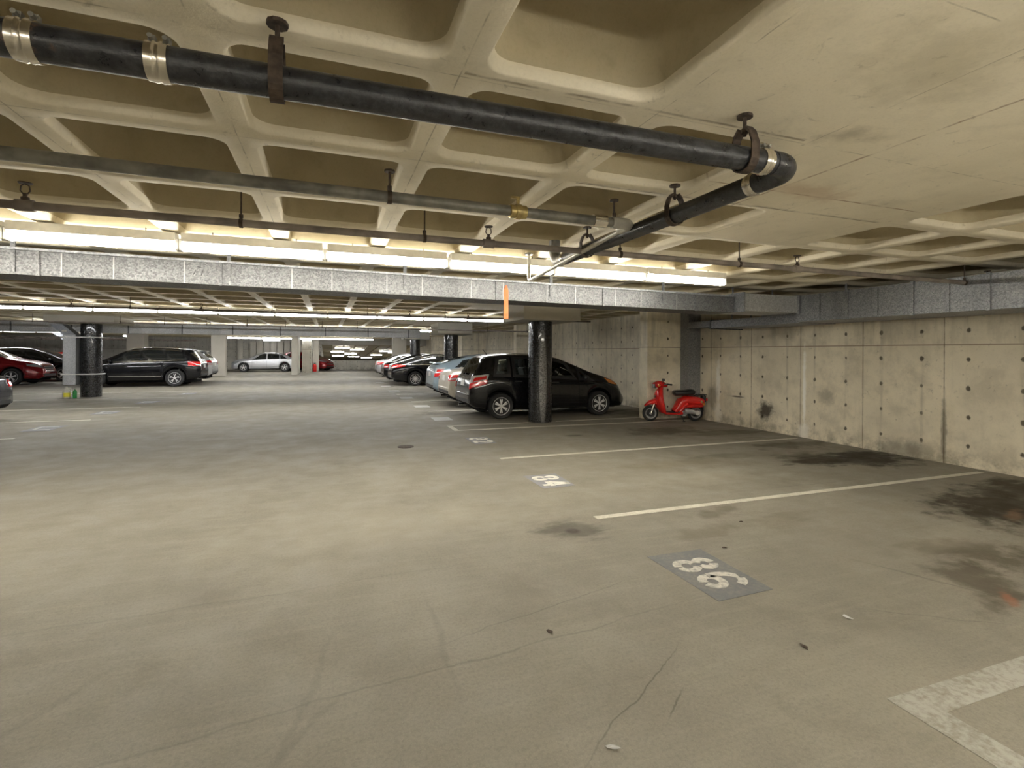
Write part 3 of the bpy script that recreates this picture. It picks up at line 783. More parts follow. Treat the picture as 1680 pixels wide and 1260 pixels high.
# sprinkler line
def sprinkler_head(p, parent, up=True):
    bm = bmesh.new(); s = 1 if up else -1
    lathe(bm, [(0.022, 0.02*s), (0.022, 0.05*s), (0.012, 0.055*s), (0.012, 0.075*s)], 12, 'z', p)
    for k in (-1, 1):
        tube(bm, [(p[0]+k*0.01, p[1], p[2]+0.07*s), (p[0]+k*0.024, p[1], p[2]+0.09*s), (p[0]+k*0.02, p[1], p[2]+0.12*s), (p[0], p[1], p[2]+0.135*s)], 0.004, 6)
    lathe(bm, [(0.0, 0.133*s), (0.034, 0.133*s), (0.036, 0.14*s), (0.0, 0.141*s)], 14, 'z', p)
    return obj('sprinkler_head', bm, M['rust'], parent, True)
def rod_hanger(x, y, z, r, parent, top=None):
    bm = bmesh.new()
    cyl(bm, (x, y, z+r), (x, y, top or CZ+0.3), 0.006, 6)
    lathe(bm, [(r, -0.012), (r+0.006, -0.012), (r+0.006, 0.012), (r, 0.012)], 14, 'x', (x, y, z))
    lathe(bm, [(0, z+r+0.01), (0.014, z+r+0.01), (0.014, z+r+0.035), (0, z+r+0.035)], 8, 'z', (x, y, 0))
    obj('hanger_rod', bm, M['rust'], parent, True)
def sprinkler_line(label, y, z, x0, x1, heads, rods, r=0.026, end_head=True, mat='sprink'):
    t = thing('sprinkler_pipe', label, 'pipe', (0, y, 0))
    bm = bmesh.new(); tube(bm, [(x0, 0, z), (x1-0.03, 0, z), (x1-0.008, 0, z+0.008), (x1, 0, z+0.03), (x1, 0, z+0.06)] if end_head else [(x0, 0, z), (x1, 0, z)], r, 14)
    obj('run', bm, M[mat], t, True)
    for x in heads:
        bm = bmesh.new(); lathe(bm, [(r, -0.05), (r+0.01, -0.045), (r+0.01, 0.045), (r, 0.05)], 14, 'x', (x, 0, z)); obj('tee', bm, M[mat], t, True)
        sprinkler_head((x, 0, z), t)
    if end_head: sprinkler_head((x1, 0, z+0.03), t)
    for x in rods: rod_hanger(x, 0, z, r, t)
sprinkler_line('brown sprinkler pipe running the whole width in front of the near lamps', 3.95, 2.415, -7.0, 7.72, (-4.6, -1.75, 1.22, 4.56), (-0.57, 0.70, 3.80, 7.27, 2.45))
sprinkler_line('dark sprinkler pipe crossing just past the long silver duct', 12.75, 2.42, -14.0, 6.96, (-4.9, -2.6, 1.9, 3.4, 5.6), (-3.9, -1.2, 0.9, 2.8, 4.6), 0.024, False)
sprinkler_line('dark sprinkler pipe ending over the hood of the black hatchback', 17.2, 2.30, 3.2, 7.3, (), (5.3, 6.8), 0.024, True)
sprinkler_line('distant sprinkler pipe with pale joints before the second duct', 19.4, 2.40, -14.0, 3.3, (), (-12, -10.8, -9.6, -8.4, -6.2, -5, -3.8, -2.6, -1.4, -0.2, 1, 2.2), 0.02, False)
sprinkler_line('far pipe running over the cars on the left', 26.0, 2.05, -30.0, -8.2, (), (-25, -21, -17, -13), 0.03, False)
sprinkler_line('dark pipe along the far wall over the black SUV', 38.0, 2.2, -30.0, -8.0, (), (-22, -16), 0.05, False)
# orange ribbon hanging off the duct
bm = bmesh.new()
pv = [(-0.03, 1.985), (0.032, 1.985), (0.032, 2.36), (0.012, 2.43), (-0.012, 2.43), (-0.03, 2.36)]
a = [bm.verts.new((x, -0.006, z)) for x, z in pv]; b = [bm.verts.new((x, 0.006, z)) for x, z in pv]
bm.faces.new(a); bm.faces.new(b[::-1])
for k in range(len(pv)): bm.faces.new((a[k], b[k], b[(k+1) % len(pv)], a[(k+1) % len(pv)]))
bmesh.ops.recalc_face_normals(bm, faces=bm.faces)
t = obj('warning_ribbon', bm, M['orange']); t.location = (2.24, 6.443, 0)
tag(t, 'bright orange ribbon hanging from the long silver duct', 'ribbon')

# ------------------------------------------------------------------ floor markings
def flat(name, pts, mat, label=None, cat=None, parent=None, z=0.003, group=None):
    bm = bmesh.new()
    a = [bm.verts.new((x, y, 0.0)) for x, y in pts]; b = [bm.verts.new((x, y, z)) for x, y in pts]
    bm.faces.new(b); 
    for k in range(len(pts)): bm.faces.new((a[k], a[(k+1) % len(pts)], b[(k+1) % len(pts)], b[k]))
    bmesh.ops.recalc_face_normals(bm, faces=bm.faces)
    o = obj(name, bm, M[mat], parent)
    if label: tag(o, label, cat, group)
    return o
def line(x0, x1, y, w, label, mat='white_line', group='stall lines'):
    return flat('stall_line', [(x0, y-w/2), (x1, y-w/2+0.006), (x1, y+w/2), (x0-0.004, y+w/2)], mat, label, 'line', None, 0.003, group)
flat('corner_line', [(2.345, 1.558), (8.1, 1.50), (8.1, 1.37), (2.50, 1.415), (2.50, -1.0), (2.345, -1.0)], 'worn_line', 'scuffed wide white corner line in the near right foreground', 'line')
line(2.35, 8.06, 4.18, 0.085, 'white stall line between spaces 86 and 84')
line(2.35, 8.05, 6.97, 0.085, 'white stall line between spaces 84 and 82')
flat('box_line', [(2.43, 9.79), (8.1, 9.73), (8.1, 9.66), (2.33, 9.70), (2.33, 10.42), (4.15, 10.425), (4.15, 10.345), (2.43, 10.34)], 'white_line', 'white box line round the foot of the near right column', 'line')
line(4.82, 8.1, 10.40, 0.08, 'short white line right of the near black column foot')
line(2.45, 8.0, 13.1, 0.08, 'white stall line under the tail of the beige sedan')
line(2.45, 8.0, 15.9, 0.08, 'white stall line by the tail of the pale blue hatchback')
flat('box_line', [(2.45, 18.55), (8, 18.53), (8, 18.45), (2.33, 18.45), (2.33, 19.0), (4.15, 19.0), (4.15, 18.92), (2.45, 18.92)], 'white_line', 'white box line round the column past the pale blue hatchback', 'line')
for k, (y, lab) in enumerate([(22.0, 'white stall line just before the shiny black sedan'), (25.55, 'white stall line between the two far black sedans')]):
    line(2.45, 8.0, y, 0.08, lab)
for y, x1, lab in [(11.14, -5.07, 'nearest white stall line at the left edge'), (13.65, -4.89, 'white stall line in front of the dark blue car tail'), (16.36, -4.76, 'white stall line between dark blue car and thick black column'),
                   (19.4, -4.44, 'white stall line at the foot of the thick black column'), (22.2, -4.5, 'white stall line between the thick black column and the black SUV')]:
    line(-10.5, x1, y, 0.085, lab)

def ribbon(bm, pts, w, z0=0.003, z1=0.0055):
    """flat painted stroke"""
    pts = [Vector((x, y, 0)) for x, y in pts]
    L = []; R_ = []
    for i, p in enumerate(pts):
        a = pts[max(i-1, 0)]; b = pts[min(i+1, len(pts)-1)]
        t = (b-a).normalized(); nrm = Vector((-t.y, t.x, 0))
        L.append(p+nrm*w/2); R_.append(p-nrm*w/2)
    vl = [bm.verts.new((p.x, p.y, z1)) for p in L]; vr = [bm.verts.new((p.x, p.y, z1)) for p in R_]
    wl = [bm.verts.new((p.x, p.y, z0)) for p in L]; wr = [bm.verts.new((p.x, p.y, z0)) for p in R_]
    for i in range(len(pts)-1):
        bm.faces.new((vr[i], vr[i+1], vl[i+1], vl[i]))
        bm.faces.new((vl[i], vl[i+1], wl[i+1], wl[i])); bm.faces.new((wr[i], wr[i+1], vr[i+1], vr[i]))
    bm.faces.new((vl[0], wl[0], wr[0], vr[0])); bm.faces.new((vl[-1], vr[-1], wr[-1], wl[-1]))
# glyph strokes in a 0.6 wide x 1 tall box (u right, v up), stencil gaps left open
def earc(cx, cy, rx, ry, a0, a1, n=9):
    return [(cx+rx*math.cos(math.radians(a0+(a1-a0)*k/n)), cy+ry*math.sin(math.radians(a0+(a1-a0)*k/n))) for k in range(n+1)]
GL = {'8': [earc(.3, .74, .2, .185, 95, 250), earc(.3, .74, .2, .185, 70, -70), earc(.3, .27, .22, .21, 110, 265), earc(.3, .27, .22, .21, 72, -80)],
      '6': [earc(.34, .62, .26, .31, 85, 20, 5), [(.27, .93)] + earc(.34, .5, .28, .42, 105, 178, 6) + [(.07, .35)], earc(.31, .27, .22, .2, 165, 265, 6), earc(.31, .27, .22, .2, -75, 150)],
      '4': [[(.42, .98), (.08, .38)], [(.04, .32), (.62, .32)], [(.46, 1.0), (.46, .44)], [(.46, .22), (.46, 0)]],
      '2': [earc(.3, .72, .22, .22, 165, -30), [(.5, .60), (.12, .14)], [(.06, .07), (.56, .07)]]}
def number_patch(cx, cy, sx, sy, text, label, mat, dm, gw=0.22, gh=0.34, sw=0.07, jag=()):
    t = thing('number_patch', label, 'number sign', (cx, cy, 0))
    pts = [(-sx/2, -sy/2), (sx/2-0.02, -sy/2+0.015), (sx/2, sy/2-0.01), (-sx/2-0.012, sy/2)]
    flat('patch', pts, mat, parent=t)
    tot = len(text)*gw*1.28
    for i, ch in enumerate(text):
        bm = bmesh.new()
        y_start = tot/2 - i*gw*1.28 - 0.03
        for st in GL[ch]:
            # reading direction is -y, glyph tops point to +x
            ribbon(bm, [(-gh/2+v*gh, y_start - (u/0.6)*gw) for u, v in st], sw)
        bmesh.ops.recalc_face_normals(bm, faces=bm.faces)
        obj('digit', bm, M[dm], t)
    return t
number_patch(2.515, 2.885, 0.47, 0.73, '86', 'dark grey floor patch with number 86, nearest of the stencilled patches', 'grey_patch', 'digit', 0.20, 0.33, 0.062)
number_patch(2.51, 5.58, 0.42, 0.62, '84', 'grey floor patch with number 84 between the two long stall lines', 'pale_patch', 'digit_far', 0.20, 0.33, 0.06)
number_patch(2.52, 8.53, 0.40, 0.68, '82', 'grey floor patch with number 82 left of the near black column', 'pale_patch', 'digit_far', 0.22, 0.33, 0.06)
for x, y, lab in [(2.47, 11.56, 'blank white floor patch behind the black hatchback tail'), (2.50, 14.4, 'blank white floor patch behind the beige sedan tail'), (2.48, 17.2, 'blank white floor patch behind the pale blue hatchback tail'),
                  (2.45, 20.4, 'blank white floor patch in the empty bay past the second column'), (2.45, 23.4, 'blank white floor patch behind the shiny black sedan'), (2.45, 26.2, 'farthest blank white floor patch on the right')]:
    flat('floor_patch', [(x-.21, y-.29), (x+.2, y-.29), (x+.21, y+.28), (x-.2, y+.29)], 'faded', lab, 'floor mark')
for x, y, lab in [(-5.18, 12.42, 'worn white floor patch nearest on the left side'), (-5.1, 15.15, 'worn white floor patch between dark blue car and column'), (-5.0, 17.85, 'worn white floor patch right of the two bottles'), (-4.7, 21.0, 'worn white floor patch nearest the black SUV')]:
    t = thing('floor_patch', lab, 'floor mark', (x, y, 0))
    flat('patch', [(-.24, -.36), (.22, -.36), (.24, .34), (-.22, .36)], 'pale_patch', parent=t)
    bm = bmesh.new()
    for dy in (-0.2, 0.2): ribbon(bm, [(-.16, dy), (.16, dy-.02)], 0.07)
    ribbon(bm, [(-0.14, 0.17), (-0.1, -0.2)], 0.06)
    obj('worn_paint', bm, M['faded'], t)
t = thing('floor_drain', 'small round iron drain cover in the drive aisle', 'drain', (1.19, 8.32, 0))
obj('rim', lathe(bmesh.new(), [(0.105, 0), (0.13, 0.0), (0.13, 0.006), (0.105, 0.008)], 24), M['rust'], t, True)
obj('cover', lathe(bmesh.new(), [(0.0, 0.005), (0.104, 0.005), (0.104, 0.0)], 24), M['rust'], t, True)
# small litter
rnd = random.Random(3)
LIT = [(1.15, 2.55, 'dark scrap lying on the bare aisle floor, left of the number 86'), (2.95, 3.2, 'dark scrap just past the top corner of the 86 patch'), (2.35, 1.98, 'thin dark leaf left of the scuffed corner line'),
       (2.85, 2.12, 'curled pale leaf on the floor in the 86 space'), (1.05, 1.72, 'pale pebble in the near foreground'), (3.2, 1.36, 'black scrap below the scuffed corner line'), (-0.75, 1.3, 'black scrap at the bottom left of the floor'), (3.55, 3.65, 'dark scrap beside the line above the 86 space')]
for k, (x, y, lab) in enumerate(LIT):
    bm = bmesh.new()
    n = 7; c = bm.verts.new((0, 0, 0.012)); ring = []
    for i in range(n):
        a = 2*PI*i/n; rr = 0.018*(0.6+rnd.random()*0.8)
        ring.append(bm.verts.new((rr*1.5*math.cos(a), rr*0.7*math.sin(a), 0.002+0.006*rnd.random())))
    for i in range(n): bm.faces.new((c, ring[i], ring[(i+1) % n]))
    bm.faces.new(ring[::-1])
    o = obj('leaf' if 'leaf' in lab else ('pebble' if 'pebble' in lab else 'scrap'), bm, M['faded'] if 'pale' in lab else M['rust']); o.location = (x, y, 0); o.rotation_euler = (0, 0, rnd.random()*3)
    tag(o, lab, 'leaf' if 'leaf' in lab else ('pebble' if 'pebble' in lab else 'litter'))
# ------------------------------------------------------------------ cars
def smooth_prof(prof, x0, x1, step=0.02, win=3):
    n = int(round((x1-x0)/step)); xs = [x0+(x1-x0)*i/n for i in range(n+1)]
    zs = [pl(prof, x) for x in xs]
    for _ in range(2):
        zs = [zs[0]] + [sum(zs[max(0, i-win):i+win+1])/len(zs[max(0, i-win):i+win+1]) if win <= i <= n-win else zs[i] for i in range(1, n)] + [zs[-1]]
    return list(zip(xs, zs))

def grid_patch(name, rows, hit, d, off, mat, parent, depth=0.012):
    """rows: lists of start points; each is carried onto the body along d and lifted off it"""
    d = Vector(d).normalized()
    H = []
    for row in rows:
        H.append([hit(Vector(p), d) for p in row])
    nv, nu = len(H), len(H[0])
    V = [tuple(h - d*off) for row in H for h in row]
    F = []
    for j in range(nv-1):
        for i in range(nu-1):
            a = j*nu+i
            F.append((a, a+1, a+nu+1, a+nu))
    edge = [(0, i) for i in range(nu)] + [(j, nu-1) for j in range(1, nv)] + [(nv-1, i) for i in range(nu-2, -1, -1)] + [(j, 0) for j in range(nv-2, 0, -1)]
    b = len(V)
    V += [tuple(H[j][i] + d*depth) for j, i in edge]
    m = len(edge)
    for k in range(m):
        k2 = (k+1) % m
        F.append((edge[k][0]*nu+edge[k][1], b+k, b+k2, edge[k2][0]*nu+edge[k2][1]))
    me = bpy.data.meshes.new(name); me.from_pydata(V, [], F)
    bm = bmesh.new(); bm.from_mesh(me); bmesh.ops.recalc_face_normals(bm, faces=bm.faces)
    # outward = against d
    if sum(f.normal.dot(d)*f.calc_area() for f in list(bm.faces)[:(nv-1)*(nu-1)]) > 0:
        bmesh.ops.reverse_faces(bm, faces=bm.faces)
    bm.to_mesh(me); bm.free()
    return link(name, me, M[mat] if isinstance(mat, str) else mat, parent, True, 40)

def wheel_meshes(R, width, rr, spokes, style, dark):
    bm = bmesh.new(); h = width/2
    lathe(bm, [(rr*0.98, -h*0.8), (rr*1.04, -h*0.92), (R*0.93, -h), (R*0.985, -h*0.8), (R, -h*0.5), (R, h*0.5), (R*0.985, h*0.8), (R*0.93, h), (rr*1.04, h*0.92), (rr*0.98, h*0.8), (rr*0.98, -h*0.8)], 36, 'y')
    t = bpy.data.meshes.new('wheel'); bm.to_mesh(t); bm.free(); t.materials.append(M['tire']); t.shade_smooth(); t.set_sharp_from_angle(angle=math.radians(40))
    # rim: outer face at -y
    bm = bmesh.new()
    yo = -h*0.86
    lathe(bm, [(rr*0.88, yo+0.05), (rr*0.9, yo+0.01), (rr*0.985, yo-0.004), (rr*1.0, yo+0.01), (rr*0.99, yo+0.06)], 36, 'y')
    def spoke(a, w0, w1, r0, r1):
        ca, sa = math.cos(a), math.sin(a)
        pts = []
        for rad, w, y in ((r0, w0, yo+0.004), (r1*0.6, (w0+w1)/2.1, yo-0.003), (r1, w1, yo+0.012)):
            for s in (-1, 1):
                pts.append((rad*ca-s*w*sa, y, rad*sa+s*w*ca))
        vt = [bm.verts.new(p) for p in pts]; vb = [bm.verts.new((p[0], p[1]+0.03, p[2])) for p in pts]
        for k in (0, 2):
            bm.faces.new((vt[k], vt[k+1], vt[k+3], vt[k+2])); 
            bm.faces.new((vt[k], vt[k+2], vb[k+2], vb[k])); bm.faces.new((vt[k+1], vb[k+1], vb[k+3], vt[k+3]))
    for k in range(spokes):
        a = 2*PI*k/spokes+PI/2
        if style == 'double':
            for s in (-1, 1): spoke(a+s*0.13, rr*0.055, rr*0.075, rr*0.15, rr*0.93)
        elif style == 'y':
            spoke(a, rr*0.075, rr*0.06, rr*0.1, rr*0.6)
            for s in (-1, 1): spoke(a+s*0.17, rr*0.05, rr*0.05, rr*0.5, rr*0.93)
        else:
            spoke(a, rr*0.07 if style == 'thin' else rr*0.11, rr*0.05 if style == 'thin' else rr*0.10, rr*0.1, rr*0.93)
    lathe(bm, [(0.0, yo-0.006), (rr*0.16, yo-0.004), (rr*0.22, yo+0.012), (rr*0.2, yo+0.04)], 20, 'y')
    nf = len(bm.faces)
    bmesh.ops.recalc_face_normals(bm, faces=bm.faces)
    n0 = len(bm.faces)
    lathe(bm, [(0.0, yo+0.055), (rr*0.9, yo+0.055)], 30, 'y')
    bm.faces.ensure_lookup_table()
    r_ = bpy.data.meshes.new('rim'); 
    cent = {}
    for f in bm.faces:
        c = f.calc_center_median()
        f.material_index = 1 if abs(c.y-(yo+0.055)) < 1e-3 else 0
    bm.to_mesh(r_); bm.free()
    r_.materials.append(M['darkalloy'] if dark else M['alloy']); r_.materials.append(M['black'])
    r_.shade_smooth(); r_.set_sharp_from_angle(angle=math.radians(30))
    return t, r_

WCACHE = {}
def car(label, s, loc, rz, paint, group='parked cars', cat='car', name='car'):
    L, W, WB = s['L'], s['W']/2, s['WB']
    xr, xf = -L/2, L/2
    xa_r = xr+s['ro']; xa_f = xa_r+WB
    R = s.get('R', 0.31); ra = R+s.get('gap', 0.055)
    top = smooth_prof(s['top'], xr, xf); belt = smooth_prof(s['belt'], xr, xf)
    plan = smooth_prof(s.get('plan', [(xr, W*0.80), (xr+0.10, W*0.90), (xr+0.45, W*0.975), (xr+0.9, W), (xf-1.1, W), (xf-0.5, W*0.965), (xf-0.18, W*0.86), (xf, W*0.66)]), xr, xf)
    sill = s.get('sill', 0.22)
    botp = [(xr, sill+0.16), (xr+0.12, sill+0.07), (xr+0.5, sill+0.02), (xf-0.5, sill), (xf-0.12, sill-0.01), (xf, sill+0.08)]
    roof = max(z for _, z in s['top'])
    def zb(x):
        z = pl(botp, x)
        for xa in (xa_r, xa_f):
            if abs(x-xa) < ra: z = max(z, R+math.sqrt(ra*ra-(x-xa)**2))
        return z
    def zt(x): return pl(top, x)
    def zs(x): return max(min(pl(belt, x), zt(x)-0.025), zb(x)+0.03)
    xs = set()
    x = xr
    while x < xf: xs.add(round(x, 4)); x += 0.045
    xs.add(xf)
    for e in (0.012, 0.03): xs.add(xr+e); xs.add(xf-e)
    for xa in (xa_r, xa_f):
        for k in range(-14, 15): xs.add(round(xa+ra*math.sin(k/14*PI/2), 4))
        xs.add(round(xa-ra-0.004, 4)); xs.add(round(xa+ra+0.004, 4))
    xs = sorted(xs)
    NG = 12
    wroof = s.get('wroof', W*0.70)
    def section(x):
        w = pl(plan, x); b, sh, tp = zb(x), zs(x), zt(x)
        t = max(0.0, min(1.0, (tp-sh)/(roof-pl(belt, 0)+1e-6)))
        crown = 0.012+0.06*t
        crown = min(crown, (tp-sh)*0.8)
        pts = []
        hh = sh-b
        for f, dy in ((0, None), (0, 0.55), (0, w-0.10), (0.05, w-0.035), (0.16, w-0.008), (0.36, w), (0.58, w-0.002), (0.78, w-0.010), (0.92, w-0.026), (1.0, w-0.052)):
            y = 0 if dy is None else (w*0.55 if dy == 0.55 else dy)
            pts.append((y, b+f*hh))
        wr = lerp(w*0.80, min(wroof, w*0.9), t)
        zr = tp-crown
        for k in range(1, NG+1):
            q = k/NG
            pts.append((lerp(w-0.056, wr, q)+0.035*math.sin(PI*q)*t, lerp(sh, zr, q)))
        for fy, fc in ((0.88, 0.55), (0.7, 0.26), (0.45, 0.08), (0.2, 0.015), (0, 0)):
            pts.append((wr*fy, tp-crown*fc))
        return pts
    V = []; F = []; MI = []
    for x in xs:
        p = section(x)
        full = [(-y, z) for y, z in p[::-1]] + [(y, z) for y, z in p[1:-1]]
        V += [(x, y, z) for y, z in full]
        n = len(full)
    half = len(section(0))
    # ring order: top centre(-0) ... bottom centre ... up the +y side
    for i in range(len(xs)-1):
        for k in range(n):
            k2 = (k+1) % n
            F.append((i*n+k, i*n+k2, (i+1)*n+k2, (i+1)*n+k))
            near_bottom = abs(k+0.5-(half-1)) < 2.2
            MI.append(1 if near_bottom else 0)
    F.append(tuple(range(n))[::-1]); MI.append(0)
    F.append(tuple((len(xs)-1)*n+k for k in range(n))); MI.append(0)
    bvh = BVHTree.FromPolygons([Vector(v) for v in V], F)
    def hit(p, d):
        h = bvh.ray_cast(p-d*3.0, d)
        if h[0] is not None and (h[0]-p).length < 3.0: return h[0]
        h = bvh.find_nearest(p)
        return h[0]
    root = thing(name, label, cat, loc, rz, group)
    wins = s['win']
    def win_rows(xab, xat, xbb, xbt, grow=0.0, n1=12, n2=6, side=1, dz=0.0):
        rows = []
        for j in range(n2+1):
            q = j/n2; row = []
            for i in range(n1+1):
                u = i/n1
                x = lerp(lerp(xab, xbb, u), lerp(xat, xbt, u), q)
                lo = pl(belt, x)+s.get('wlo', 0.025)-grow; hi = max(zt(x)-s.get('whi', 0.105)+grow, lo+0.012)
                row.append((x, side*1.5, lerp(lo, hi, q)))
            rows.append(row)
        return rows
    holes = []
    me = bpy.data.meshes.new('body')
    if s.get('open'):
        def inside(c):
            for (xab, xat, xbb, xbt) in wins:
                lo = pl(belt, c.x)+s.get('wlo', 0.025); hi = zt(c.x)-s.get('whi', 0.105)
                if lo < c.z < hi:
                    q = (c.z-lo)/(hi-lo)
                    if lerp(xab, xat, q) < c.x < lerp(xbb, xbt, q): return True
            g = s['rear']
            if c.x < 0 and abs(c.y) < lerp(g[2], g[3], (c.z-g[0])/(g[1]-g[0])) and g[0] < c.z < g[1]: return True
            g = s['front']
            if c.x > 0 and abs(c.y) < lerp(g[2], g[3], (c.z-g[0])/(g[1]-g[0])) and g[0] < c.z < g[1]: return True
            return False
        keep = [k for k, f in enumerate(F) if len(f) > 4 or MI[k] == 1 or not inside(sum((Vector(V[i]) for i in f), Vector())/len(f))]
        F2 = [F[k] for k in keep]; MI = [MI[k] for k in keep]
    else: F2 = F
    me.from_pydata(V, [], F2)
    me.materials.append(paint); me.materials.append(M['under'])
    me.polygons.foreach_set('material_index', MI)
    bm = bmesh.new(); bm.from_mesh(me); bmesh.ops.recalc_face_normals(bm, faces=bm.faces); bm.to_mesh(me); bm.free()
    body = link('body', me, None, root, True, 42)
    ub = newbox(xr+0.25, xf-0.25, -(W-0.26), W-0.26, 0.17, 0.60, 0.03)
    obj('underbody', ub, M['under'], root)
    gm = 'clear' if s.get('open') else 'glass'
    for side in (-1, 1):
        for wn in wins:
            if s.get('open'):
                # black surround that the pane sits in
                xab, xat, xbb, xbt = wn
                inner = win_rows(xab+0.05, xat+0.05, xbb-0.05, xbt-0.05, -0.035, side=side)
                outer = win_rows(xab-0.03, xat-0.03, xbb+0.03, xbt+0.03, 0.03, side=side)
                d = Vector((0, -side, 0))
                def border(r): return [r[0][i] for i in range(len(r[0]))] + [r[j][-1] for j in range(1, len(r))] + [r[-1][i] for i in range(len(r[0])-2, -1, -1)] + [r[j][0] for j in range(len(r)-2, 0, -1)]
                bi, bo = border(inner), border(outer); m = len(bi)
                Vv = [tuple(hit(Vector(p), d)-d*0.004) for p in bo] + [tuple(hit(Vector(p), d)-d*0.004) for p in bi] + [tuple(hit(Vector(p), d)+d*0.02) for p in bi]
                Ff = []
                for k in range(m):
                    k2 = (k+1) % m
                    Ff += [(k, k2, m+k2, m+k), (m+k, m+k2, 2*m+k2, 2*m+k)]
                pyobj('window_frame', Vv, Ff, M['black'], root)
                grid_patch('window', win_rows(xab, xat, xbb, xbt, 0.0, side=side), hit, d, -0.004, gm, root, 0.008)
            else:
                grid_patch('window', win_rows(*wn, side=side), hit, (0, -side, 0), 0.005, gm, root)
        if s.get('trim'):
            # bright strip round the side glass
            for edge in (0, -1):
                rows = []
                xab, xat, xbb, xbt = wins[0][0], wins[0][1], wins[-1][2], wins[-1][3]
                r = win_rows(xab, xat, xbb, xbt, 0.012, 24, 1, side)[edge]
                grid_patch('window_trim', [[(p[0], p[1], p[2]-0.016) for p in r], [(p[0], p[1], p[2]+0.016) for p in r]], hit, (0, -side, 0), 0.009, 'chrome', root)
        # tail and head lamps
        tl = s['tail']; zc0, zc1, ze0, ze1, yin, wrap = tl[:6]
        d = Vector((0.75, -side*0.66, 0))
        def lamp_rows(zc0, zc1, ze0, ze1, yin, wrap, end, n1=10, n2=5, cut0=0.0, cut1=1.0):
            rows = []
            for j in range(n2+1):
                q = lerp(cut0, cut1, j/n2); row = []
                for i in range(n1+1):
                    u = i/n1
                    if end < 0: px = xr + wrap*max(0, u*1.6-0.6); py = side*(W-yin*max(0, 1-u*1.6))
                    else: px = xf - wrap*max(0, u*1.3-0.3); py = side*(W-yin*max(0, 1-u*1.3))
                    row.append((px, py, lerp(lerp(zc0, ze0, u), lerp(zc1, ze1, u), q)))
                rows.append(row)
            return rows
        if len(tl) > 6 and tl[6] == 'split':
            grid_patch('tail_light', lamp_rows(zc0, zc1, ze0, ze1, yin, wrap, -1, cut1=0.42), hit, d, 0.02, 'red_lens', root)
            grid_patch('tail_light', lamp_rows(zc0, zc1, ze0, ze1, yin, wrap, -1, cut0=0.43), hit, d, 0.018, 'clear_lens', root)
            grid_patch('tail_light', lamp_rows(lerp(zc0, zc1, .55), lerp(zc0, zc1, .85), lerp(ze0, ze1, .5), lerp(ze0, ze1, .8), yin*0.35, wrap*0.9, -1), hit, d, 0.024, 'red_lens', root)
        else:
            grid_patch('tail_light', lamp_rows(zc0, zc1, ze0, ze1, yin, wrap, -1), hit, d, 0.012, 'red_lens', root)
            grid_patch('tail_light', lamp_rows(lerp(zc0, zc1, .12), lerp(zc0, zc1, .38), lerp(ze0, ze1, .2), lerp(ze0, ze1, .5), yin*0.85, wrap*0.2, -1), hit, d, 0.016, 'clear_lens', root)
        hz = s['head']
        grid_patch('headlight', lamp_rows(*hz, 1), hit, (-0.75, -side*0.66, 0), 0.006, s.get('headmat', 'head_lens'), root)
        # mirror and door handles
        xm = s.get('mirror', 0.75)
        zm = pl(belt, xm)+0.07
        y0 = abs(hit(Vector((xm, side*1.5, zm-0.05)), Vector((0, -side, 0))).y)
        bm = bmesh.new()
        bmesh.ops.create_uvsphere(bm, u_segments=14, v_segments=8, radius=1.0, matrix=Matrix.Translation((xm, side*(y0+0.10), zm)) @ Matrix.Diagonal((0.075, 0.10, 0.065, 1)))
        cyl(bm, (xm+0.02, side*(y0-0.01), zm-0.05), (xm, side*(y0+0.06), zm-0.03), 0.022, 8)
        obj('mirror', bm, paint if not s.get('open') else M['black'], root, True)
        for xh in s.get('handles', ()):
            zh = pl(belt, xh)-0.10
            rows = [[(xh-0.09, side*1.5, zh-0.012), (xh, side*1.5, zh-0.014), (xh+0.09, side*1.5, zh-0.012)], [(xh-0.09, side*1.5, zh+0.012), (xh, side*1.5, zh+0.014), (xh+0.09, side*1.5, zh+0.012)]]
            grid_patch('door_handle', rows, hit, (0, -side, 0), 0.03, s.get('handlemat', paint), root)
        for xs0, xs1 in s.get('seams', ()):
            rows = []
            for k in range(15):
                q = k/14; x = lerp(xs0, xs1, q); z = lerp(sill+0.06, pl(belt, lerp(xs0, xs1, 1))-0.005, q)
                rows.append([(x-0.004, side*1.5, z), (x+0.004, side*1.5, z)])
            grid_patch('door_seam', rows, hit, (0, -side, 0), 0.0015, 'under', root, 0.002)
        if s.get('strip'):
            z = s['strip']
            rows = [[(lerp(xa_r+ra+0.06, xa_f-ra-0.06, k/12), side*1.5, z+dz+0.012*k/12) for k in range(13)] for dz in (-0.012, 0.012)]
            grid_patch('sill_strip', rows, hit, (0, -side, 0), 0.012, 'chrome', root)
        if s.get('clad'):
            for xa in (xa_r, xa_f):
                rows = [[(xa+(ra+dr)*math.cos(a), side*1.5, R+(ra+dr)*math.sin(a)) for a in [math.radians(8+164*k/20) for k in range(21)]] for dr in (0.004, 0.055)]
                grid_patch('arch_trim', rows, hit, (0, -side, 0), 0.010, 'black', root)
    g = s['rear']
    def glass_rows(g, xs_, n1=14, n2=7, k=1.0):
        return [[(xs_, lerp(-1, 1, i/n1)*lerp(g[2], g[3], j/n2)*k, lerp(g[0], g[1], j/n2)) for i in range(n1+1)] for j in range(n2+1)]
    grid_patch('rear_window', glass_rows(g, xr), hit, (1, 0, 0), 0.006 if not s.get('open') else 0.003, gm if not s.get('open') else 'clear', root)
    grid_patch('windscreen', glass_rows(s['front'], xf), hit, (-1, 0, 0), 0.006 if not s.get('open') else 0.003, gm, root)
    # plates, grille, bumper bits
    zp = s.get('plate', 0.75)
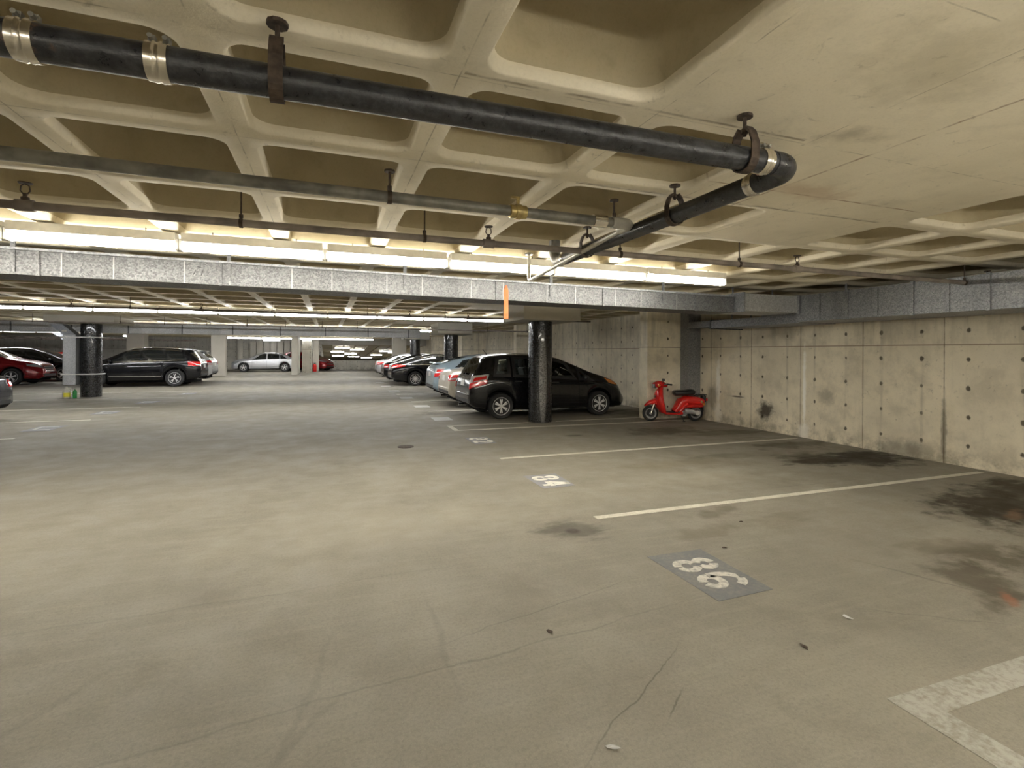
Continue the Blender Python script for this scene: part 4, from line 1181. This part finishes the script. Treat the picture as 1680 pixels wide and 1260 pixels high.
    grid_patch('number_plate', [[(xr, y, z) for y in (-0.155, 0, 0.155)] for z in (zp-0.075, zp+0.075)], hit, (1, 0, 0), 0.012, 'plate', root)
    gz0, gz1, gw = s.get('grille', (0.50, 0.66, 0.42))
    gp = grid_patch('grille', [[(xf, lerp(-gw, gw, i/8), z) for i in range(9)] for z in (gz0, (gz0+gz1)/2, gz1)], hit, (-1, 0, 0), 0.006, 'black', root)
    for z in s.get('grillebars', ()):
        grid_patch('grille_bar', [[(xf, lerp(-gw, gw, i/8), z+dz) for i in range(9)] for dz in (-0.012, 0.012)], hit, (-1, 0, 0), 0.014, 'chrome', gp)
    grid_patch('lower_intake', [[(xf, lerp(-0.5, 0.5, i/8), z) for i in range(9)] for z in (sill+0.1, sill+0.2)], hit, (-1, 0, 0), 0.005, 'black', root)
    if s.get('rearbar'):
        z0, z1, hw, mt = s['rearbar']
        grid_patch('trunk_strip', [[(xr, lerp(-hw, hw, i/8), z) for i in range(9)] for z in (z0, z1)], hit, (1, 0, 0), 0.012, mt, root)
    if s.get('bumperline'):
        z = s['bumperline']
        grid_patch('bumper_step', [[(xr, lerp(-W*0.86, W*0.86, i/12), zz) for i in range(13)] for zz in (z-0.012, z+0.012)], hit, (1, 0, 0), 0.02, paint, root)
        grid_patch('lower_bumper', [[(xr, lerp(-W*0.7, W*0.7, i/12), zz) for i in range(13)] for zz in (sill+0.17, sill+0.25)], hit, (1, 0, 0), 0.006, 'black', root)
    # wheels
    key = (R, s.get('spokes', 5), s.get('style', 'plain'), s.get('darkrim', False))
    if key not in WCACHE: WCACHE[key] = wheel_meshes(R, 0.20, R*s.get('rimf', 0.66), key[1], key[2], key[3])
    tm, rm = WCACHE[key]
    for xa in (xa_r, xa_f):
        for side in (-1, 1):
            w = bpy.data.objects.new('wheel', tm); COL.objects.link(w); w.parent = root
            w.location = (xa, side*(W-0.105), R)
            rim = bpy.data.objects.new('rim', rm); COL.objects.link(rim); rim.parent = w
            if side > 0: w.rotation_euler = (0, 0, PI)
    for kind in s.get('extra', ()):
        if kind == 'spoiler':
            z = pl(top, s['spx']); bm = newbox(s['spx']-0.16, s['spx']+0.05, -wroof*0.92, wroof*0.92, z-0.01, z+0.022, 0.009); obj('spoiler', bm, paint, root)
        if kind == 'rails':
            for side in (-1, 1):
                bm = bmesh.new(); tube(bm, [(x, side*(wroof-0.02), zt(x)-0.045+(0.05 if 0 < k < 10 else 0.0)) for k, x in enumerate([lerp(-1.55, 0.35, i/10) for i in range(11)])], 0.018, 8); obj('roof_rail', bm, M['chrome'], root, True)
        if kind == 'antenna':
            bm = bmesh.new(); xx = -1.45; tube(bm, [(xx, 0, zt(xx)-0.005), (xx-0.10, 0, zt(xx)+0.12)], 0.007, 6); obj('antenna', bm, M['black'], root)
        if kind == 'seats':
            for sx, sy in ((0.05, 0.36), (0.05, -0.36)):
                bm = bmesh.new()
                box(bm, sx-0.25, sx+0.28, sy-0.25, sy+0.25, 0.48, 0.66, 0.05)
                r = bmesh.ops.create_cube(bm, size=1.0, matrix=Matrix.Translation((sx-0.36, sy, 0.90)) @ Matrix.Rotation(-0.22, 4, 'Y') @ Matrix.Diagonal((0.14, 0.48, 0.62, 1)))
                bmesh.ops.bevel(bm, geom=list({e for v in r['verts'] for e in v.link_edges}), offset=0.05, segments=3, affect='EDGES')
                st = obj('seat', bm, M['seatgrey'], root, True)
                bm = newbox(sx-0.50, sx-0.40, sy-0.13, sy+0.13, 1.17, 1.36, 0.045)
                obj('headrest', bm, M['seatgrey'], st, True)
            bm = newbox(-1.05, -0.55, -0.62, 0.62, 0.5, 0.68, 0.05); box(bm, -1.2, -1.05, -0.6, 0.6, 0.6, 1.08, 0.05)
            st = obj('rear_seat', bm, M['seatgrey'], root, True)
            for sy in (-0.36, 0.36): obj('headrest', newbox(-1.24, -1.14, sy-0.12, sy+0.12, 1.1, 1.26, 0.04), M['seatgrey'], st, True)
            bm = newbox(0.72, 1.15, -0.62, 0.62, 0.72, 0.93, 0.05)
            obj('dashboard', bm, M['black'], root)
            bm = bmesh.new(); tube(bm, [(0.55+0.07*math.sin(a), 0.36+0.18*math.cos(a), 0.95+0.165*math.sin(a)) for a in [2*PI*k/20 for k in range(21)]], 0.014, 8); obj('steering_wheel', bm, M['black'], root, True)
            bm = newbox(-1.9, 1.1, -0.66, 0.66, 0.42, 0.48); obj('cabin_floor', bm, M['black'], root)
        if kind == 'wiper':
            bm = bmesh.new(); tube(bm, [(xr+0.10, 0.05, 1.0), (xr+0.15, 0.30, 1.04)], 0.008, 6); obj('wiper', bm, M['black'], root)
        if kind == 'exhaust':
            bm = bmesh.new(); cyl(bm, (xr+0.02, 0.42, sill+0.04), (xr+0.35, 0.42, sill+0.04), 0.032, 12); obj('exhaust_tip', bm, M['chrome'], root, True)
    return root

HATCH = dict(L=4.12, W=1.69, WB=2.56, ro=0.72, R=0.298, sill=0.20, gap=0.05, rimf=0.70,
    top=[(-2.05, 0.62), (-2.04, 0.86), (-2.0, 1.0), (-1.93, 1.06), (-1.74, 1.40), (-1.60, 1.475), (-1.2, 1.515), (-0.75, 1.525), (-0.25, 1.51), (0.2, 1.435), (0.65, 1.26), (1.1, 1.07), (1.4, 0.985), (1.68, 0.89), (1.88, 0.76), (1.99, 0.62), (2.05, 0.50)],
    belt=[(-2.05, 0.86), (-1.7, 0.985), (-1.2, 0.975), (0, 0.925), (0.9, 0.865), (1.4, 0.80), (1.8, 0.68), (2.05, 0.45)],
    win=[(-1.50, -1.40, -1.12, -1.12), (-1.02, -1.02, -0.20, -0.20), (-0.12, -0.12, 0.60, 0.36), (0.69, 0.66, 1.10, 0.74)],
    rear=(1.04, 1.40, 0.60, 0.50), front=(1.02, 1.40, 0.64, 0.52), tail=(0.68, 0.98, 0.82, 1.04, 0.20, 0.34, 'split'), head=(0.66, 0.74, 0.80, 0.92, 0.42, 0.42),
    mirror=0.80, handles=(-0.92, 0.02), handlemat='black', seams=((-0.16, -0.16), (0.66, 0.66), (-1.08, -1.08)), plate=0.82, open=True, wroof=0.60, grille=(0.50, 0.60, 0.36),
    bumperline=0.55, extra=('antenna', 'seats', 'wiper', 'exhaust'), spokes=6, style='double', headmat='amber')
SUV = dict(L=4.65, W=1.88, WB=2.81, ro=0.95, R=0.365, sill=0.27, gap=0.06, rimf=0.66,
    top=[(-2.325, 0.75), (-2.31, 1.0), (-2.25, 1.12), (-2.12, 1.25), (-1.80, 1.56), (-1.70, 1.60), (-1.2, 1.655), (-0.4, 1.675), (0.15, 1.64), (0.5, 1.53), (1.05, 1.24), (1.25, 1.16), (1.8, 1.08), (2.12, 0.98), (2.25, 0.86), (2.325, 0.62)],
    belt=[(-2.325, 0.95), (-1.9, 1.12), (-1.3, 1.10), (0, 1.06), (1.0, 1.02), (1.8, 0.90), (2.325, 0.58)],
    win=[(-1.72, -1.58, -1.08, -1.02), (-1.03, -0.97, -0.18, -0.18), (-0.10, -0.10, 0.98, 0.42)],
    rear=(1.20, 1.53, 0.64, 0.54), front=(1.22, 1.58, 0.70, 0.56), tail=(0.86, 1.06, 0.88, 1.08, 0.26, 0.42), head=(0.74, 0.86, 0.84, 0.94, 0.42, 0.35),
    mirror=0.92, handles=(-0.85, 0.1), seams=((-0.14, -0.14), (0.98, 0.92), (-1.0, -0.85)), plate=0.86, wroof=0.62, grille=(0.56, 0.84, 0.40), trim=True, strip=0.44, clad=True, bumperline=0.66,
    extra=('rails', 'spoiler', 'exhaust'), spx=-1.78, spokes=5, style='y')
SEDAN = dict(L=4.80, W=1.83, WB=2.78, ro=1.05, R=0.325, sill=0.21, gap=0.05,
    top=[(-2.40, 0.62), (-2.385, 0.88), (-2.33, 0.985), (-2.1, 1.03), (-1.85, 1.05), (-1.35, 1.28), (-0.95, 1.40), (-0.4, 1.455), (0.1, 1.44), (0.5, 1.33), (1.05, 1.06), (1.25, 0.99), (1.8, 0.92), (2.15, 0.82), (2.33, 0.68), (2.40, 0.50)],
    belt=[(-2.40, 0.82), (-1.9, 0.95), (-1.2, 0.96), (0, 0.92), (1.0, 0.88), (1.8, 0.76), (2.40, 0.45)],
    win=[(-1.55, -1.18, -1.02, -0.98), (-0.96, -0.92, -0.14, -0.16), (-0.06, -0.06, 0.92, 0.36)],
    rear=(1.09, 1.36, 0.66, 0.54), front=(1.07, 1.38, 0.68, 0.54), tail=(0.74, 0.90, 0.76, 0.92, 0.32, 0.36), head=(0.60, 0.72, 0.68, 0.79, 0.44, 0.42),
    mirror=0.85, handles=(-0.82, 0.08), seams=((-0.1, -0.1), (0.92, 0.86)), plate=0.80, wroof=0.58, grille=(0.48, 0.64, 0.42), bumperline=0.52, extra=('exhaust',), spokes=5, style='plain')
def variant(b, **k):
    d = dict(b); d.update(k); return d
FASTBACK = variant(SEDAN, L=4.85,
    top=[(-2.425, 0.62), (-2.41, 0.90), (-2.36, 1.0), (-2.15, 1.04), (-1.6, 1.21), (-1.1, 1.36), (-0.55, 1.455), (-0.1, 1.46), (0.35, 1.38), (0.95, 1.10), (1.2, 1.01), (1.8, 0.93), (2.15, 0.83), (2.35, 0.68), (2.425, 0.50)],
    win=[(-1.52, -1.10, -0.98, -0.95), (-0.92, -0.90, -0.10, -0.12), (-0.02, -0.02, 0.92, 0.40)], rear=(1.09, 1.38, 0.66, 0.52), trim=True, tail=(0.78, 0.93, 0.88, 0.99, 0.30, 0.55), spokes=12, style='thin', rimf=0.7)
WEDGE = dict(L=4.46, W=1.745, WB=2.70, ro=0.85, R=0.315, sill=0.20, gap=0.05,
    top=[(-2.23, 0.70), (-2.22, 0.95), (-2.15, 1.08), (-2.0, 1.16), (-1.5, 1.31), (-1.0, 1.42), (-0.4, 1.485), (0.0, 1.48), (0.45, 1.37), (1.1, 1.07), (1.35, 0.98), (1.75, 0.88), (2.05, 0.74), (2.18, 0.60), (2.23, 0.48)],
    belt=[(-2.23, 0.90), (-1.8, 1.02), (-1.2, 1.0), (0, 0.93), (1.0, 0.86), (1.6, 0.76), (2.23, 0.45)],
    win=[(-1.55, -1.25, -1.02, -1.0), (-0.95, -0.95, -0.16, -0.16), (-0.08, -0.08, 0.95, 0.36)],
    rear=(1.19, 1.42, 0.60, 0.52), front=(1.06, 1.38, 0.68, 0.54), tail=(0.72, 1.02, 0.74, 1.03, 0.13, 0.26, 'split'), head=(0.60, 0.72, 0.72, 0.86, 0.40, 0.45),
    mirror=0.85, handles=(-0.82, 0.08), plate=0.80, wroof=0.56, grille=(0.48, 0.58, 0.42), rearbar=(0.93, 1.12, 0.56, 'glass'), bumperline=0.50, extra=('spoiler',), spx=-1.98, spokes=5, style='plain')
CROSS = variant(SUV, L=4.80, WB=2.82, ro=1.0, trim=False, strip=None, extra=('spoiler',), spx=-1.85, headmat='head_lens', grille=(0.56, 0.82, 0.36), grillebars=(0.60, 0.70, 0.80), spokes=5, style='double', darkrim=False,
    top=[(-2.40, 0.75), (-2.385, 1.0), (-2.3, 1.15), (-2.1, 1.33), (-1.8, 1.55), (-1.2, 1.66), (-0.5, 1.69), (0.05, 1.64), (0.5, 1.49), (1.15, 1.17), (1.4, 1.11), (1.9, 1.02), (2.2, 0.92), (2.34, 0.78), (2.40, 0.60)],
    belt=[(-2.40, 0.98), (-1.7, 1.14), (-1.2, 1.08), (0, 1.02), (1.0, 0.99), (1.8, 0.88), (2.40, 0.55)])

P_black = car_paint('black_car_paint', (0.006, 0.006, 0.007))
P_black2 = car_paint('glossy_black_paint', (0.005, 0.005, 0.006))
P_beige = car_paint('beige_car_paint', (0.52, 0.485, 0.41), 0.25, 0.3)
P_blue = car_paint('pale_blue_car_paint', (0.30, 0.385, 0.44), 0.35, 0.3)
P_silver = car_paint('silver_car_paint', (0.50, 0.51, 0.53), 0.55, 0.28)
P_navy = car_paint('dark_blue_car_paint', (0.006, 0.007, 0.012), 0.0)
P_red = car_paint('deep_red_car_paint', (0.20, 0.010, 0.012), 0.2)
P_red2 = car_paint('bright_red_car_paint', (0.45, 0.015, 0.015))
P_white = car_paint('white_car_paint', (0.66, 0.66, 0.65))

RG = 'cars along the right wall'; LG = 'cars in the left bays'
car('shiny black hatchback parked behind the near black column, nose to the wall', HATCH, (5.10, 11.92, 0), 0, P_black, RG)
car('beige sedan tail between the black hatchback and the pale blue car', SEDAN, (5.55, 14.55, 0), 0, P_beige, RG)
car('pale blue wedge-shaped hatchback, third car from the red scooter', WEDGE, (5.5, 17.3, 0), 0, P_blue, RG)
car('shiny black sloping-roof sedan showing its many-spoked rear wheel', FASTBACK, (5.12, 24.15, 0), 0, P_black2, RG)
car('black sedan half hidden beyond the shiny black sloping-roof sedan', variant(SEDAN, rearbar=(0.83, 0.86, 0.6, 'chrome')), (5.05, 27.0, 0), 0, P_black2, RG)
car('silver car tail, farthest in the row on the right', SEDAN, (5.2, 32.6, 0), 0, P_silver, RG)
car('black SUV with bright window trim parked tail out on the left', SUV, (-7.55, 26.35, 0), PI, P_black2, LG)
car('white car tail peeking out just past the black SUV', CROSS, (-7.75, 29.3, 0), PI, P_white, LG)
car('dark red crossover behind the pale riser duct at the left edge', CROSS, (-14.2, 28.75, 0), 0, P_red, LG)
car('dark car with bright windscreen just behind the red crossover', variant(CROSS), (-13.6, 31.8, 0), 0, P_black2, LG)
car('bright red car, third back behind the red crossover', variant(SEDAN), (-13.2, 34.9, 0), 0, P_red2, LG)
car('dark blue sedan tail cut off by the left edge of the view', SEDAN, (-8.85, 13.4, 0), PI, P_navy, LG)
car('silver sedan seen side-on between the far concrete pillars', variant(SEDAN, spokes=5, style='double', L=4.6, ro=0.98), (-4.4, 42.95, 0), PI, P_silver, 'far cars')
car('small far red car nosing out from behind the slim pillar', variant(HATCH, open=False, extra=(), headmat='head_lens'), (-1.50, 44.35, 0), math.radians(-35), P_red, 'far cars')
# ------------------------------------------------------------------ red scooter
def sweep(name, st, mat, parent, n=16, pw=2.6, angle=50):
    """st: (x, z, half height across the path, half width in y); sections square to the path in the xz plane"""
    V = []; F = []
    for i, (x, z, hh, hw) in enumerate(st):
        a = st[max(i-1, 0)]; b = st[min(i+1, len(st)-1)]
        t = Vector((b[0]-a[0], 0, b[1]-a[1])).normalized(); nn = Vector((-t.z, 0, t.x))
        for k in range(n):
            th = 2*PI*k/n; c, s_ = math.cos(th), math.sin(th)
            u = math.copysign(abs(c)**(2/pw), c)*hw; v = math.copysign(abs(s_)**(2/pw), s_)*hh
            V.append((x+nn.x*v, u, z+nn.z*v))
    m = len(st)
    for i in range(m-1):
        for k in range(n):
            k2 = (k+1) % n
            F.append((i*n+k, i*n+k2, (i+1)*n+k2, (i+1)*n+k))
    F.append(tuple(range(n))[::-1]); F.append(tuple((m-1)*n+k for k in range(n)))
    me = bpy.data.meshes.new(name); me.from_pydata(V, [], F)
    bm = bmesh.new(); bm.from_mesh(me); bmesh.ops.recalc_face_normals(bm, faces=bm.faces); bm.to_mesh(me); bm.free()
    return link(name, me, M[mat], parent, True, angle)

sc = thing('scooter', 'red motor scooter with black seat leaning on its stand by the right wall', 'scooter', (7.90, 9.52, 0), math.radians(165))
WBs = 1.05; Rw = 0.183
def small_wheel(x, parent, spokes=5):
    bm = bmesh.new()
    lathe(bm, [(Rw*0.66, -0.035), (Rw*0.80, -0.043), (Rw*0.95, -0.034), (Rw, 0), (Rw*0.95, 0.034), (Rw*0.80, 0.043), (Rw*0.66, 0.035), (Rw*0.66, -0.035)], 32, 'y')
    w = obj('wheel', bm, M['tire'], parent, True); w.location = (x, 0, Rw)
    bm = bmesh.new()
    lathe(bm, [(Rw*0.60, -0.034), (Rw*0.69, -0.038), (Rw*0.69, 0.038), (Rw*0.60, 0.034), (Rw*0.60, -0.034)], 30, 'y')
    for k in range(spokes):
        a = 2*PI*k/spokes+0.3
        tube(bm, [(0.02*math.cos(a), 0, 0.02*math.sin(a)), (Rw*0.61*math.cos(a), 0, Rw*0.61*math.sin(a))], [0.014, 0.009], 8)
    cyl(bm, (0, -0.045, 0), (0, 0.045, 0), 0.032, 14)
    obj('rim', bm, M['engine'], w, True)
    bm = bmesh.new(); lathe(bm, [(0.0, -0.03), (Rw*0.45, -0.03), (Rw*0.45, 0.03), (0.0, 0.03)], 24, 'y')
    obj('brake_drum', bm, M['black'], w, True)
    return w
small_wheel(0, sc); small_wheel(WBs, sc)
# fork and fender
bm = bmesh.new()
for s in (-1, 1):
    tube(bm, [(WBs, s*0.062, Rw), (WBs-0.03, s*0.062, 0.30), (WBs-0.105, s*0.055, 0.46)], 0.017, 8)
cyl(bm, (WBs, -0.07, Rw), (WBs, 0.07, Rw), 0.012, 8)
obj('fork', bm, M['stainless'], sc, True)
bm = bmesh.new()
tube(bm, [(WBs-0.10, 0, 0.42), (WBs-0.24, 0, 0.84)], 0.022, 10); obj('steering_column', bm, M['black'], sc, True)
sweep('front_fender', [(WBs+0.135, 0.345, 0.010, 0.03), (WBs+0.10, 0.375, 0.022, 0.055), (WBs+0.03, 0.415, 0.045, 0.07), (WBs-0.06, 0.44, 0.065, 0.082), (WBs-0.14, 0.44, 0.085, 0.085), (WBs-0.19, 0.40, 0.05, 0.07)], 'red_paint', sc)
# leg shield: narrow neck, spreading to a broad shield that turns under as the floorboard
sweep('leg_shield', [(0.80, 0.80, 0.045, 0.06), (0.82, 0.73, 0.056, 0.09), (0.845, 0.65, 0.068, 0.15), (0.862, 0.56, 0.078, 0.195), (0.855, 0.46, 0.085, 0.21), (0.825, 0.36, 0.085, 0.205), (0.79, 0.27, 0.07, 0.185), (0.755, 0.205, 0.045, 0.165)], 'red_paint', sc, 20)
sweep('floorboard', [(0.80, 0.225, 0.03, 0.14), (0.72, 0.185, 0.032, 0.15), (0.58, 0.175, 0.032, 0.155), (0.44, 0.175, 0.034, 0.155), (0.34, 0.19, 0.045, 0.145)], 'red_paint', sc)
bm = newbox(0.40, 0.74, -0.13, 0.13, 0.205, 0.214, 0.004); obj('floor_mat', bm, M['black'], sc)
# rear bodywork
sweep('rear_cowl', [(0.50, 0.215, 0.06, 0.12), (0.44, 0.28, 0.075, 0.13), (0.385, 0.36, 0.085, 0.135), (0.34, 0.43, 0.10, 0.14), (0.25, 0.475, 0.10, 0.150), (0.10, 0.465, 0.105, 0.155), (-0.05, 0.445, 0.105, 0.145), (-0.14, 0.425, 0.095, 0.12), (-0.185, 0.41, 0.075, 0.09)], 'red_paint', sc, 20)
sweep('side_panel', [(0.40, 0.22, 0.05, 0.140), (0.34, 0.29, 0.055, 0.150), (0.29, 0.36, 0.055, 0.158), (0.22, 0.40, 0.05, 0.160)], 'red_paint', sc, 18)
# lower apron of the cowl
sweep('under_cowl', [(0.30, 0.34, 0.05, 0.135), (0.10, 0.345, 0.05, 0.14), (-0.08, 0.345, 0.045, 0.125), (-0.16, 0.35, 0.035, 0.10)], 'red_paint', sc, 16)
bm = None
sweep('seat', [(0.50, 0.628, 0.045, 0.085), (0.475, 0.638, 0.062, 0.11), (0.40, 0.643, 0.066, 0.125), (0.25, 0.642, 0.064, 0.14), (0.12, 0.655, 0.070, 0.14), (0.06, 0.655, 0.062, 0.125), (0.035, 0.645, 0.04, 0.10)], 'vinyl', sc, 18, 3.2)
# headset
hs = sweep('headset', [(0.965, 0.80, 0.042, 0.07), (0.94, 0.815, 0.068, 0.10), (0.87, 0.842, 0.078, 0.125), (0.78, 0.838, 0.068, 0.115), (0.70, 0.81, 0.048, 0.085), (0.665, 0.795, 0.024, 0.05)], 'red_paint', sc, 20)
sweep('neck_cover', [(0.80, 0.72, 0.05, 0.05), (0.82, 0.80, 0.055, 0.07)], 'red_paint', sc)
bm = bmesh.new(); box(bm, 0.945, 0.99, -0.06, 0.06, 0.765, 0.84, 0.012); obj('headlight', bm, M['clear_lens'], hs, True)
bm = bmesh.new(); box(bm, 0.93, 0.98, -0.074, 0.074, 0.752, 0.852, 0.01); obj('headlight_bezel', bm, M['black'], hs)
for s in (-1, 1):
    bm = bmesh.new(); tube(bm, [(0.80, s*0.08, 0.835), (0.77, s*0.20, 0.85), (0.735, s*0.24, 0.852)], 0.012, 8); obj('handlebar', bm, M['chrome'], sc, True)
    bm = bmesh.new(); tube(bm, [(0.752, s*0.225, 0.852), (0.70, s*0.335, 0.845)], 0.018, 10); lathe(bm, [(0.0, -0.004), (0.022, -0.004), (0.022, 0.004), (0, 0.004)], 10, 'y', (0.698, s*0.338, 0.845)); obj('grip', bm, M['black'], sc, True)
    bm = bmesh.new(); tube(bm, [(0.78, s*0.20, 0.855), (0.82, s*0.27, 0.862), (0.79, s*0.33, 0.86)], 0.006, 6); obj('brake_lever', bm, M['chrome'], sc, True)
    bm = bmesh.new(); bmesh.ops.create_uvsphere(bm, u_segments=12, v_segments=8, radius=0.032, matrix=Matrix.Translation((0.90, s*0.135, 0.815)) @ Matrix.Diagonal((1.0, 0.9, 1, 1))); obj('turn_signal', bm, M['amber'] if s > 0 else M['white_line'], sc, True)
    bm = bmesh.new(); bmesh.ops.create_uvsphere(bm, u_segments=12, v_segments=8, radius=0.030, matrix=Matrix.Translation((-0.15, s*0.13, 0.395)) @ Matrix.Diagonal((1.0, 0.9, 1, 1))); obj('turn_signal', bm, M['amber'], sc, True)
bm = bmesh.new(); tube(bm, [(0.82, 0.12, 0.86), (0.83, 0.20, 0.93)], 0.006, 6); box(bm, 0.815, 0.845, 0.16, 0.27, 0.92, 0.975, 0.01); obj('mirror', bm, M['black'], sc)
bm = bmesh.new(); bmesh.ops.create_uvsphere(bm, u_segments=12, v_segments=8, radius=0.035, matrix=Matrix.Translation((0.925, 0, 0.56)) @ Matrix.Diagonal((0.7, 1, 1, 1))); obj('horn', bm, M['rust'], sc, True)
bm = newbox(0.775, 0.82, -0.02, 0.02, 0.50, 0.54, 0.006); tube(bm, [(0.80, 0, 0.52), (0.755, 0, 0.515)], 0.014, 8); obj('bag_hook', bm, M['black'], sc)
# engine, swing arm, exhaust
sweep('engine_cover', [(0.30, 0.245, 0.045, 0.05), (0.27, 0.245, 0.058, 0.06), (0.10, 0.215, 0.058, 0.062), (0.0, 0.195, 0.062, 0.065), (-0.05, 0.185, 0.05, 0.055)], 'engine', sc, 16, 3.0).location = (0, 0.12, 0)
bm = bmesh.new(); lathe(bm, [(0.0, 0.062), (0.05, 0.062), (0.055, 0.05), (0.055, 0.0)], 20, 'y', (0.02, 0.125, 0.20)); obj('engine_cap', bm, M['alloy'], sc, True)
bm = bmesh.new(); box(bm, 0.22, 0.40, -0.08, 0.10, 0.14, 0.24, 0.02); tube(bm, [(0.38, 0.05, 0.15), (0.30, 0.09, 0.13), (0.26, 0.10, 0.135)], 0.016, 8); obj('engine_block', bm, M['engine'], sc, True)
bm = bmesh.new(); tube(bm, [(0.3, -0.10, 0.17), (0.1, -0.12, 0.17), (0.05, -0.12, 0.18)], 0.02, 8); cyl(bm, (0.08, -0.12, 0.18), (-0.2, -0.12, 0.22), 0.038, 14); obj('exhaust', bm, M['black'], sc, True)
bm = bmesh.new(); tube(bm, [(0.36, 0.08, 0.15), (0.34, 0.14, 0.05), (0.32, 0.16, 0.008)], 0.009, 8); box(bm, 0.30, 0.35, 0.145, 0.18, 0.0, 0.012); obj('kickstand', bm, M['black'], sc)
bm = bmesh.new()
for s in (-1, 1):
    tube(bm, [(0.0, s*0.07, 0.57), (-0.08, s*0.075, 0.60), (-0.24, s*0.07, 0.60)], 0.009, 8)
for k in range(3): tube(bm, [(-0.08-k*0.07, -0.075, 0.60), (-0.08-k*0.07, 0.075, 0.60)], 0.008, 6)
tube(bm, [(-0.2, 0.06, 0.60), (-0.17, 0.05, 0.48)], 0.009, 6); tube(bm, [(-0.2, -0.06, 0.60), (-0.17, -0.05, 0.48)], 0.009, 6)
obj('rear_rack', bm, M['black'], sc, True)
bm = newbox(-0.235, -0.15, -0.06, 0.06, 0.43, 0.58, 0.012); obj('light_bracket', bm, M['black'], sc)
bm = newbox(-0.275, -0.23, -0.055, 0.055, 0.455, 0.52, 0.014); obj('tail_light', bm, M['red_lens'], sc)
bm = newbox(-0.17, -0.15, -0.08, 0.08, 0.22, 0.36, 0.006); obj('mud_flap', bm, M['black'], sc)
bm = bmesh.new(); lathe(bm, [(0, 0.0), (0.026, 0.0), (0.026, 0.006), (0, 0.006)], 16, 'y', (-0.09, 0.148, 0.445)); obj('side_badge', bm, M['brass'], sc, True)

# ------------------------------------------------------------------ bottles by the left column
t = thing('plastic_jug', 'milky plastic jug with a yellow label beside the thick black column', 'jug', (-7.79, 19.98, 0))
bm = bmesh.new(); lathe(bm, [(0.0, 0.0), (0.095, 0.0), (0.105, 0.015), (0.105, 0.20), (0.09, 0.25), (0.05, 0.31), (0.026, 0.335), (0.026, 0.36)], 24); obj('body', bm, M['jug'], t, True)
bm = bmesh.new(); lathe(bm, [(0.03, 0.345), (0.03, 0.375), (0, 0.376)], 16); obj('cap', bm, M['white_line'], t, True)
bm = bmesh.new(); tube(bm, [(0.03, 0.02, 0.33), (0.10, 0.05, 0.31), (0.12, 0.06, 0.24), (0.098, 0.05, 0.2)], 0.013, 8); obj('handle', bm, M['jug'], t, True)
bm = bmesh.new()
n = 10; va = []; vb = []
for k in range(n+1):
    a = math.radians(-110+110*k/n); va.append(bm.verts.new((0.1075*math.cos(a), 0.1075*math.sin(a), 0.05))); vb.append(bm.verts.new((0.1075*math.cos(a), 0.1075*math.sin(a), 0.18)))
for k in range(n): bm.faces.new((va[k], va[k+1], vb[k+1], vb[k]))
obj('label', bm, M['yellow'], t, True)
t = thing('plastic_bottle', 'slim green plastic bottle between the milky jug and the thick black column', 'bottle', (-7.56, 19.95, 0))
bm = bmesh.new(); lathe(bm, [(0.0, 0.0), (0.05, 0.0), (0.055, 0.01), (0.055, 0.20), (0.045, 0.24), (0.02, 0.27), (0.02, 0.285)], 20); obj('body', bm, M['greenb'], t, True)
bm = bmesh.new(); lathe(bm, [(0.024, 0.275), (0.022, 0.31), (0, 0.311)], 14); obj('cap', bm, M['white_line'], t, True)
# red post by the slim far pillar
t = thing('fire_extinguisher', 'small red cylinder standing at the foot of the slim far pillar', 'extinguisher', (-0.95, 41.75, 0))
bm = bmesh.new(); lathe(bm, [(0.0, 0), (0.14, 0), (0.15, 0.03), (0.15, 0.45), (0.10, 0.55), (0.04, 0.58)], 18); obj('cylinder', bm, M['red_paint'], t, True)
bm = bmesh.new(); cyl(bm, (0, 0, 0.58), (0, 0, 0.66), 0.03, 8); box(bm, -0.02, 0.12, -0.015, 0.015, 0.63, 0.66); obj('valve', bm, M['black'], t)

# ------------------------------------------------------------------ camera and output look
F_PX = 835.0; VX = 538.0; SL = 0.006; HY = 577+SL*(840-VX)
yaw = math.atan((840-VX)/F_PX); roll = math.atan(SL)
fw = Vector((math.sin(yaw), math.cos(yaw), 0)); r0 = Vector((math.cos(yaw), -math.sin(yaw), 0)); u0 = Vector((0, 0, 1))
Rv = r0*math.cos(roll)+u0*math.sin(roll); Uv = u0*math.cos(roll)-r0*math.sin(roll)
cam = bpy.data.cameras.new('camera'); co = bpy.data.objects.new('camera', cam); COL.objects.link(co)
m = Matrix((Rv, Uv, -fw)).transposed().to_4x4(); m.translation = Vector((0, 0, 1.53))
co.matrix_world = m
cam.sensor_fit = 'HORIZONTAL'; cam.sensor_width = 36.0; cam.lens = 36.0*F_PX/1680.0
cam.shift_x = 0.0; cam.shift_y = (HY-630.0)/1680.0
cam.clip_start = 0.05; cam.clip_end = 300
scene.camera = co
w = bpy.data.worlds.new('world'); scene.world = w; w.use_nodes = True
w.node_tree.nodes['Background'].inputs[0].default_value = (0.01, 0.01, 0.01, 1); w.node_tree.nodes['Background'].inputs[1].default_value = 1.0
scene.view_settings.view_transform = 'Standard'; scene.view_settings.look = 'None'
scene.view_settings.exposure = 1.45; scene.view_settings.gamma = 1.0
scene.view_settings.use_curve_mapping = False
cy = scene.cycles
cy.use_denoising = True
cy.max_bounces = 10; cy.diffuse_bounces = 6; cy.glossy_bounces = 4; cy.transparent_max_bounces = 12
cy.sample_clamp_indirect = 6.0
